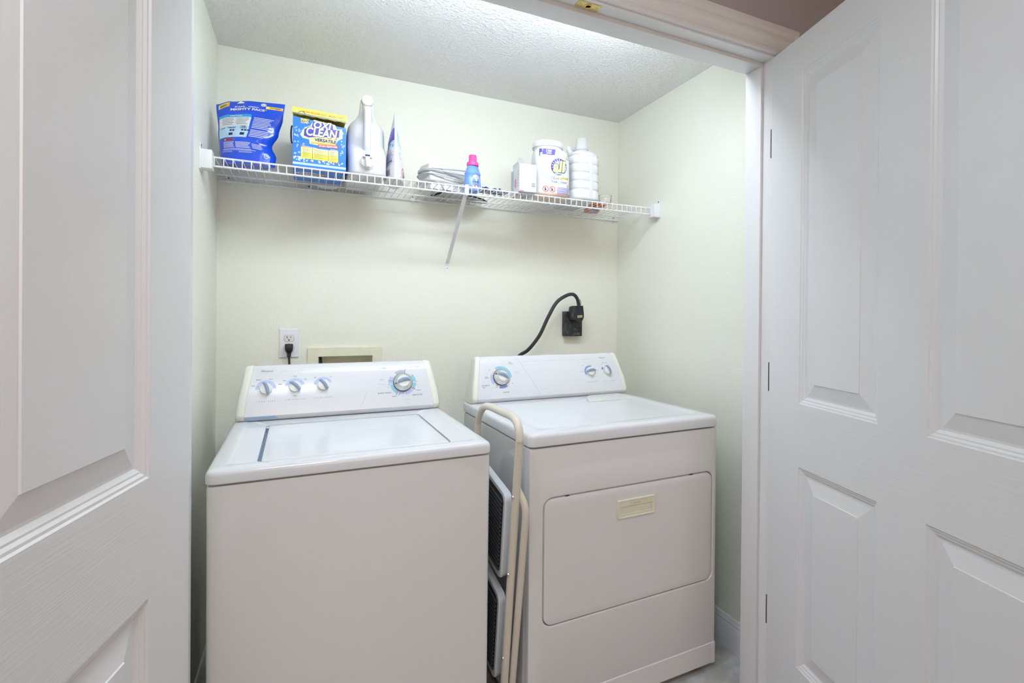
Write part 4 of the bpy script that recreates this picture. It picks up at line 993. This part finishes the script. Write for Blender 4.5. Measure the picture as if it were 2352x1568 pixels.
# steam iron lying on its soleplate, cord wound round it
ir = thing('clothes_iron', 'white clothes iron lying flat on its grey soleplate with its cord wound round it', 'iron', (.7714, .0430, ZS + .0008), R(17))
def iron_outline(L, w, n=14, x0=0):
    pts = []
    for i in range(n + 1):
        t = i / n; pts.append((x0 + L * t, -w * max(0, 1 - t ** 2.6) ** .8))
    for i in range(n - 1, -1, -1):
        t = i / n; pts.append((x0 + L * t, w * max(0, 1 - t ** 2.6) ** .8))
    return pts
bm = BM(); o1 = iron_outline(.240, .061, x0=.0035); loft(bm, [[(x, y, z) for x, y in o1] for z in (0, .004)]); finish('soleplate', bm, M['sole'], parent=ir, smooth=30)
bm = BM(); o1 = iron_outline(.247, .064); loft(bm, [[(x, y, z) for x, y in o1] for z in (.0042, .010)]); finish('skirt', bm, M['rubber'], parent=ir, smooth=30)
bm = BM()
secs = []
for z, k, x0 in ((.0102, 1.0, -.006), (.030, .98, -.020), (.050, .88, -.030), (.062, .74, -.034), (.068, .55, -.030)):
    secs.append([(x0 + (x - x0 * 0) * (k if x > .06 else 1.0), y * k, z - .020 * max(0, (x - .10)) / .147 * (z > .03)) for x, y in iron_outline(.240, .061)])
loft(bm, secs); finish('body', bm, M['white_plastic'], parent=ir, smooth=60)
bm = BM(); loftz(bm, [(.010, -.062, -.005, -.052, .052, .012), (.050, -.066, .002, -.054, .054, .014), (.098, -.068, .000, -.048, .048, .014), (.112, -.064, -.010, -.042, .042, .012)], n=5); finish('heel', bm, M['white_plastic'], parent=ir, smooth=50)
bm = BM(); tube(bm, catmull([(-.040, 0, .100), (-.005, 0, .110), (.050, 0, .108), (.105, 0, .098), (.145, 0, .072), (.160, 0, .045)], 6), .0165, n=14, flat=.85); finish('handle', bm, M['white_plastic'], parent=ir, smooth=60)
bm = BM(); lathe(bm, [(.016, 0), (.016, .006), (.012, .009), (.001, .009)], n=20, center=(.07, 0)); bmesh.ops.translate(bm, verts=bm.verts, vec=(0, 0, .062)); finish('dial', bm, M['arc_lilac'], parent=ir, smooth=40)
for z, e, tilt, xe in ((.042, .068, .05, .160), (.064, .066, .10, .168), (.086, .062, .02, .150), (.104, .056, -.12, .170)):
    bm = BM(); loop = [(x, y, z + tilt * (.04 - x) * .8 + .004 * math.sin(30 * x)) for x, y in rrect(-.078, xe, -e, e, .045, 7)]
    tube(bm, loop, .0034, n=8, closed=True); finish('cord', bm, M['cord_grey'], parent=ir, smooth=60)

# small blue softener bottle with pink cap
dw = thing('softener_bottle', 'small soft-blue fabric softener bottle with a bright pink cap', 'bottle', (.8826, -.0740, ZS + .0008), R(18))
prof = [(.030, 0), (.0345, .002), (.0365, .008), (.0362, .030), (.0340, .050), (.0325, .064), (.0335, .068), (.0345, .0715), (.0335, .0745), (.0310, .079), (.0270, .092), (.0235, .101), (.0200, .1045)]
bm = BM(); lathe(bm, prof, n=40, sy=.78); finish('bottle', bm, M['soft_blue'], parent=dw, smooth=40)
bm = BM(); lathe(bm, [(.0235, .1035), (.0240, .105), (.0236, .115), (.0220, .1185), (.0172, .1205), (.0165, .1225), (.0158, .1445), (.0145, .1475), (.001, .148)], n=40); finish('cap', bm, M['pink_cap'], parent=dw, smooth=35)
def lathe_S(prof, sy):
    zs = [p[1] for p in prof]
    def S(u, v):                                      # u: angle in radians from the front, v: height
        v = max(zs[0], min(zs[-1] - 1e-6, v))
        for (r0, z0), (r1, z1) in zip(prof[:-1], prof[1:]):
            if z0 <= v <= z1: r = r0 + (r1 - r0) * (v - z0) / (z1 - z0); break
        a = -math.pi / 2 + u
        n = Vector((math.cos(a), math.sin(a) / sy, 0)).normalized()
        return Vector((r * math.cos(a), sy * r * math.sin(a), v)), n
    return S
P = Print(lathe_S(prof, .78), step=.0003)
cl = []
for i in range(30):
    a = 2 * math.pi * i / 30; k = 1 + .10 * abs(math.sin(2.5 * a)); cl.append((.60 * k * math.cos(a), .036 + .027 * k * math.sin(a)))
P.poly([(0, .036)] + cl, [(0, i + 1, (i + 1) % 30 + 1) for i in range(30)], 'p_white', 1)
vs, fs = text2d('Downy', .012, .25); x0 = min(p[0] for p in vs); x1 = max(p[0] for p in vs)
P.poly([((x - (x0 + x1) / 2) / (x1 - x0) * .78 - .05, .033 + y * .0135) for x, y in vs], fs, 'p_navy', 3)
P.disc(.10, .056, .10, 'p_pink', 2, n=12, ry=.0035); P.disc(-.05, .054, .07, 'p_pale', 2, n=12, ry=.004)
P.disc(-.03, .0185, .20, 'p_red', 2, n=18, ry=.0075); P.disc(-.03, .0175, .12, 'p_white', 3, n=16, ry=.0050)
P.build('printed_label', dw)

# odds and ends by the iron's tip
pk = thing('navy_packet', 'crumpled navy blue packet lying flat just right of the pink-capped bottle', 'packet', (.962, -.100, ZS + .0008), R(4))
bm = BM(); g = [[bm.verts.new((-.055 + .110 * i / 10, -.030 + .060 * j / 6, .006 + .007 * random.random() + .004 * math.sin(i * 1.3 + j))) for i in range(11)] for j in range(7)]
g2 = [[bm.verts.new((v.co.x, v.co.y, .0005)) for v in row] for row in g]
for j in range(6):
    for i in range(10): bm.faces.new((g[j][i], g[j][i + 1], g[j + 1][i + 1], g[j + 1][i])); bm.faces.new((g2[j][i], g2[j + 1][i], g2[j + 1][i + 1], g2[j][i + 1]))
for j in range(6): bm.faces.new((g[j][0], g[j + 1][0], g2[j + 1][0], g2[j][0])); bm.faces.new((g[j][10], g2[j][10], g2[j + 1][10], g[j + 1][10]))
for i in range(10): bm.faces.new((g[0][i], g2[0][i], g2[0][i + 1], g[0][i + 1])); bm.faces.new((g[6][i], g[6][i + 1], g2[6][i + 1], g2[6][i]))
finish('film', bm, mat('navy_film', srgb(34, 62, 120), 0.25, vary=((0.5, 0.53, 0.58), 45, .56, .62)), parent=pk, smooth=0)
hk = thing('wire_clip', 'small bent metal wire clip on the shelf beside the navy packet', 'clip', (1.005, -.045, ZS + .0008), R(20))
bm = BM(); tube(bm, catmull([(-.030, 0, .0018), (-.005, .012, .0018), (.018, .006, .004), (.022, -.006, .012), (.012, -.010, .020), (-.002, -.004, .022), (-.010, .004, .014)], 6), .0015, n=8); finish('wire', bm, M['steel'], parent=hk, smooth=60)

# white and pink carton
pb = thing('white_pink_carton', 'slim white carton with pink edges and open flap beside the detergent tub', 'box', (1.0440, -.1820, ZS + .0008), R(-7))
w, dd, h = .070, .140, .110
bm = BM(); ii = .0012
loft(bm, [[(x, y, z) for x, y in ((0 + i, 0 + i), (w - i, 0 + i), (w - i, dd - i), (0 + i, dd - i))] for z, i in ((0, 0), (h, 0), (h, ii), (.003, ii))]); finish('carton', bm, M['p_white'], parent=pb, smooth=0)
bm = BM(); sheet(bm, (.006, dd - .0012, h), (w - .006, dd - .0012, h), (w - .022, dd - .012, h + .064), (.030, dd - .012, h + .064), .001, 0); finish('flap', bm, mat('grey_board', (0.55, 0.55, 0.54), 0.8), parent=pb, smooth=0)
bm = BM(); sheet(bm, (.0012, .004, h), (.0012, dd - .03, h), (-.004, dd - .04, h + .016), (-.004, .014, h + .012), .001, 0); finish('flap', bm, M['p_white'], parent=pb, smooth=0)
P = Print(flat((0, 0, 0), (1, 0, 0), (0, 0, 1)), step=.0003)
for k in range(9): P.rect(.050, .066, .018 + .0030 * k, .018 + .0030 * k + (.0019 if k % 3 else .0012), 'ink_light' if k > 5 else 'ink', 1)
P.rect(0, .018, 0, .004, 'p_pink', 1); P.build('barcode', pb)
P = Print(flat((0, dd, 0), (0, -1, 0), (0, 0, 1)), step=.0003)
P.rect(.002, .045, .006, h - .004, 'ink_light', 1); P.rect(.0, .006, 0, h, 'p_pink', 1); P.rect(.118, .1185, .004, h, 'ink_light', 1); P.disc(.075, .045, .014, 'p_pink', 2, n=18, ry=.020); P.lines(.100, .134, .02, .09, 6, 'ink_light', 1, fill=.25); P.build('printed_side', pb)
P = Print(flat((0, 0, 0), (1, 0, 0), (0, 1, 0)), step=-.0001)
P.rect(0, .013, .004, dd, 'p_pink', 1); P.rect(.0, w, .0, .010, 'p_pale', 1); P.rect(.020, .028, .02, .08, 'ink', 1); P.rect(.035, .070, .04, .13, 'ink_light', 1); P.build('printed_base', pb)

# white tub with round blue logo
at = thing('detergent_tub', 'white detergent tub with wide white lid and yellow word on a round blue logo', 'tub', (1.2100, -.1120, ZS + .0008), R(-10))
tw, td = .0755, .064
tint = mat('pacs_tint', srgb(240, 212, 198), 0.35)
bm = BM()
loftz(bm, [(0, -tw + .012, tw - .012, -td + .012, td - .012, .03), (.003, -tw + .004, tw - .004, -td + .004, td - .004, .034), (.007, -tw + .001, tw - .001, -td + .001, td - .001, .036), (.0105, -tw, tw, -td, td, .036)], n=7, cap1=False)
finish('tinted_base', bm, tint, parent=at, smooth=45)
bm = BM()
loftz(bm, [(.0105, -tw, tw, -td, td, .036), (.120, -tw, tw, -td, td, .036), (.170, -tw + .0005, tw - .001, -td + .0005, td - .0005, .037), (.186, -tw + .002, tw - .009, -td + .003, td - .003, .042), (.196, -tw + .005, tw - .020, -td + .006, td - .006, .055), (.204, -tw + .007, tw - .029, -td + .007, td - .007, .058), (.212, -tw + .008, tw - .030, -td + .008, td - .008, .06)], n=7, cap0=False)
finish('tub_body', bm, M['white_plastic'], parent=at, smooth=45)
bm = BM()
xc = -.011
lathe(bm, [(.0620, .206), (.0655, .2065), (.0665, .209), (.0660, .226), (.0640, .2300), (.0600, .2315), (.001, .2315)], n=56, center=(xc, 0), sy=.94)
lathe(bm, [(.0600, .200), (.0610, .2005), (.0610, .2066)], n=56, center=(xc, 0), sy=.94)
finish('lid', bm, M['white_plastic'], parent=at, smooth=35)
def tub_S(u, v, r=.036):                              # front of the tub, wrapping round its corners
    f = tw - r; sg = 1 if u > 0 else -1; a = abs(u)
    if a <= f: return Vector((u, -td, v)), Vector((0, -1, 0))
    t = (a - f) / r; return Vector((sg * (f + r * math.sin(t)), -td + r - r * math.cos(t), v)), Vector((sg * math.sin(t), -math.cos(t), 0))
P = Print(tub_S, step=.0005)
P.rect(-.050, .003, .1665, .1900, 'p_purple', 1, nu=3, skew=.15); P.rect(-.0625, -.0500, .1775, .1900, 'p_purple', 1, nu=3); P.rect(-.0625, -.0590, .1600, .1775, 'p_purple', 1)
P.text('120', -.022, .1785, .0078, 'p_white', 2, bold=.04, shear=.2, width=.024); P.text('pacs', -.022, .1705, .0062, 'p_white', 2, bold=.04, shear=.2, width=.022)
uc, vc = .0215, .1195
P.disc(uc, vc, .0345, 'p_navy', 1, n=40); P.disc(uc, vc, .0325, 'p_purple', 2, n=40); P.disc(uc + .003, vc - .003, .0275, 'arc_lilac', 3, n=36)
for k in range(18):
    a = R(20 * k + 8); P.poly([(uc + .012 * math.cos(a), vc + .012 * math.sin(a)), (uc + .032 * math.cos(a - .05), vc + .032 * math.sin(a - .05)), (uc + .032 * math.cos(a + .05), vc + .032 * math.sin(a + .05))], [(0, 1, 2)], 'p_white', 4)
P.ngon([(uc - .014, vc - .032), (uc + .014, vc - .032), (uc + .022, vc - .024), (uc - .020, vc - .026)], 'p_pale', 5)
P.text('all', uc, vc - .0215, .045, 'p_navy', 6, bold=.075, shear=.12, width=.056); P.text('all', uc, vc - .0210, .044, 'p_cream', 7, bold=.040, shear=.12, width=.053)
P.text('mighty', .0075, .0690, .0085, 'ink', 2, bold=.06, shear=.2, width=.0405); P.text('mighty', .0075, .0692, .0080, 'p_white', 3, bold=.01, shear=.2, width=.039); P.text('pacs', .0475, .0705, .0095, 'ink', 2, bold=.055, shear=.2, width=.0385); P.text('pacs', .0475, .0707, .0092, 'p_yellow', 3, bold=.012, shear=.2, width=.0365)
P.text('free', .0020, .0525, .0105, 'ink', 2, width=.0255); P.text('clear', .0435, .0515, .0105, 'ink', 2, width=.0300); P.disc(.0210, .052, .004, 'p_pale', 1, n=14, ry=.007); P.lines(.005, .055, .0455, .0485, 1, 'arc_lilac', 1)
rnd = random.Random(5)
for k in range(46):                                   # blue splash
    t = rnd.random(); a = -.055 + .060 * t; P.disc(a + rnd.uniform(-.004, .004), .082 - .012 * math.sin(t * 3) + rnd.uniform(-.006, .010) + (.02 if rnd.random() > .8 else 0), rnd.uniform(.0008, .0036), 'p_pale' if k % 3 else 'arc_lilac', 1, n=9)
P.text('e', -.030, .115, .007, 'arc_violet', 2); P.arc(-.028, .117, .006, .0072, 60, 250, 'arc_lilac', 1)
P.arc(.064, .170, .0046, .0056, 0, 360, 'p_green', 1, n=20); P.disc(.064, .170, .0022, 'p_green', 1, n=10); P.lines(.050, .0755, .150, .162, 4, 'p_green', 1, fill=.3)
no_child_sign(P, -.0345, .0245, .0125); no_child_sign(P, -.0060, .0245, .0125)
P.lines(.0140, .0745, .006, .035, 7, 'p_purple', 1, fill=.36, rag=.12, slope=.0); P.lines(-.048, -.004, .0405, .044, 1, 'p_pale', 1)
P.arc(.063, .0420, .0050, .0060, 0, 360, 'ink', 1, n=20); P.text('hp', .063, .0402, .0034, 'ink', 1, bold=.04)
P.build('printed_label', at)
P = Print(flat((-tw, 0, 0), (0, -1, 0), (0, 0, 1)), step=.0003); P.arc(.005, .125, .0100, .0118, 0, 360, 'p_green', 1, n=20); P.arc(.005, .125, .0045, .0060, 90, 300, 'p_green', 1); P.build('side_mark', at)

# ribbed white jug with a translucent cap
rj = thing('ribbed_jug', 'white ribbed plastic jug with a see-through cap, rightmost bottle on the shelf', 'jug', (1.3640, -.0400, ZS + .0008), R(3))
secs = [(0, -.058, .058, -.115, .115, .035), (.003, -.064, .064, -.122, .122, .036), (.010, -.0665, .0665, -.125, .125, .038)]
z = .014
for k in range(5):                                    # grip ribs
    for dz, i in ((0, 0), (.026, .0002), (.030, .0028), (.0325, .0030), (.0355, .0004)):
        secs.append((z + dz, -.0665 + i, .0665 - i, -.125 + i * .8, .125 - i, .038))
    z += .0365
secs += [(z + .004, -.0660, .0660, -.124, .124, .040), (z + .014, -.058, .058, -.117, .110, .045), (z + .021, -.044, .046, -.105, .06, .045), (z + .026, -.028, .030, -.092, -.005, .028), (z + .030, -.0245, .0265, -.088, -.035, .025), (z + .042, -.0235, .0255, -.087, -.036, .0245)]
bm = BM(); loftz(bm, secs, n=7); finish('jug_body', bm, M['hdpe'], parent=rj, smooth=50)
bm = BM(); box(bm, .002, .020, -.1256, -.120, .016, .198, bev=.0035, seg=3); finish('centre_rib', bm, M['hdpe'], parent=rj, smooth=50)
bm = BM(); tube(bm, catmull([(-.045, -.060, .200), (-.058, -.052, .222), (-.050, -.040, .236), (-.030, -.030, .236), (-.010, 0, .222)], 6), .011, n=12); finish('handle', bm, M['hdpe'], parent=rj, smooth=60)
bm = BM(); lathe(bm, [(.0285, .2280), (.0290, .2290), (.0282, .2420), (.0262, .2460), (.0250, .2760), (.0225, .2800), (.001, .2805)], n=36, center=(.001, -.0615)); finish('cap', bm, M['frosted'], parent=rj, smooth=40)

# clear cup, orange packet
cp = thing('clear_cup', 'small clear plastic measuring cup near the right end of the shelf', 'cup', (1.4735, -.1300, ZS + .0008))
bm = BM(); lathe(bm, [(.024, 0), (.0255, .002), (.0285, .034), (.0300, .0350), (.0300, .0362), (.0275, .0362), (.0243, .003), (.001, .003)], n=32, cap1=False); finish('cup', bm, M['clear'], parent=cp, smooth=40)
op = thing('orange_packet', 'flat orange and white packet lying at the right end of the shelf', 'packet', (1.4896, -.0076, ZS + .0008), R(-16))
bm = BM(); loftz(bm, [(0, -.031, .031, -.088, .088, .004), (.0015, -.0325, .0325, -.0895, .0895, .004), (.013, -.0325, .0325, -.0895, .0895, .004), (.0145, -.031, .031, -.088, .088, .004)], n=3); finish('packet', bm, M['p_dorange'], parent=op, smooth=40)
P = Print(flat((0, 0, 0), (1, 0, 0), (0, 1, 0)), step=-.0001)
P.disc(0, -.005, .025, 'p_white', 1, n=28, ry=.060); P.disc(0, -.005, .022, 'ink_light', 2, n=28, ry=.048); P.rect(-.012, .012, -.036, .030, 'ink', 3, skew=.1); P.rect(-.031, .031, .068, .074, 'p_white', 1); P.build('printed_base', op)
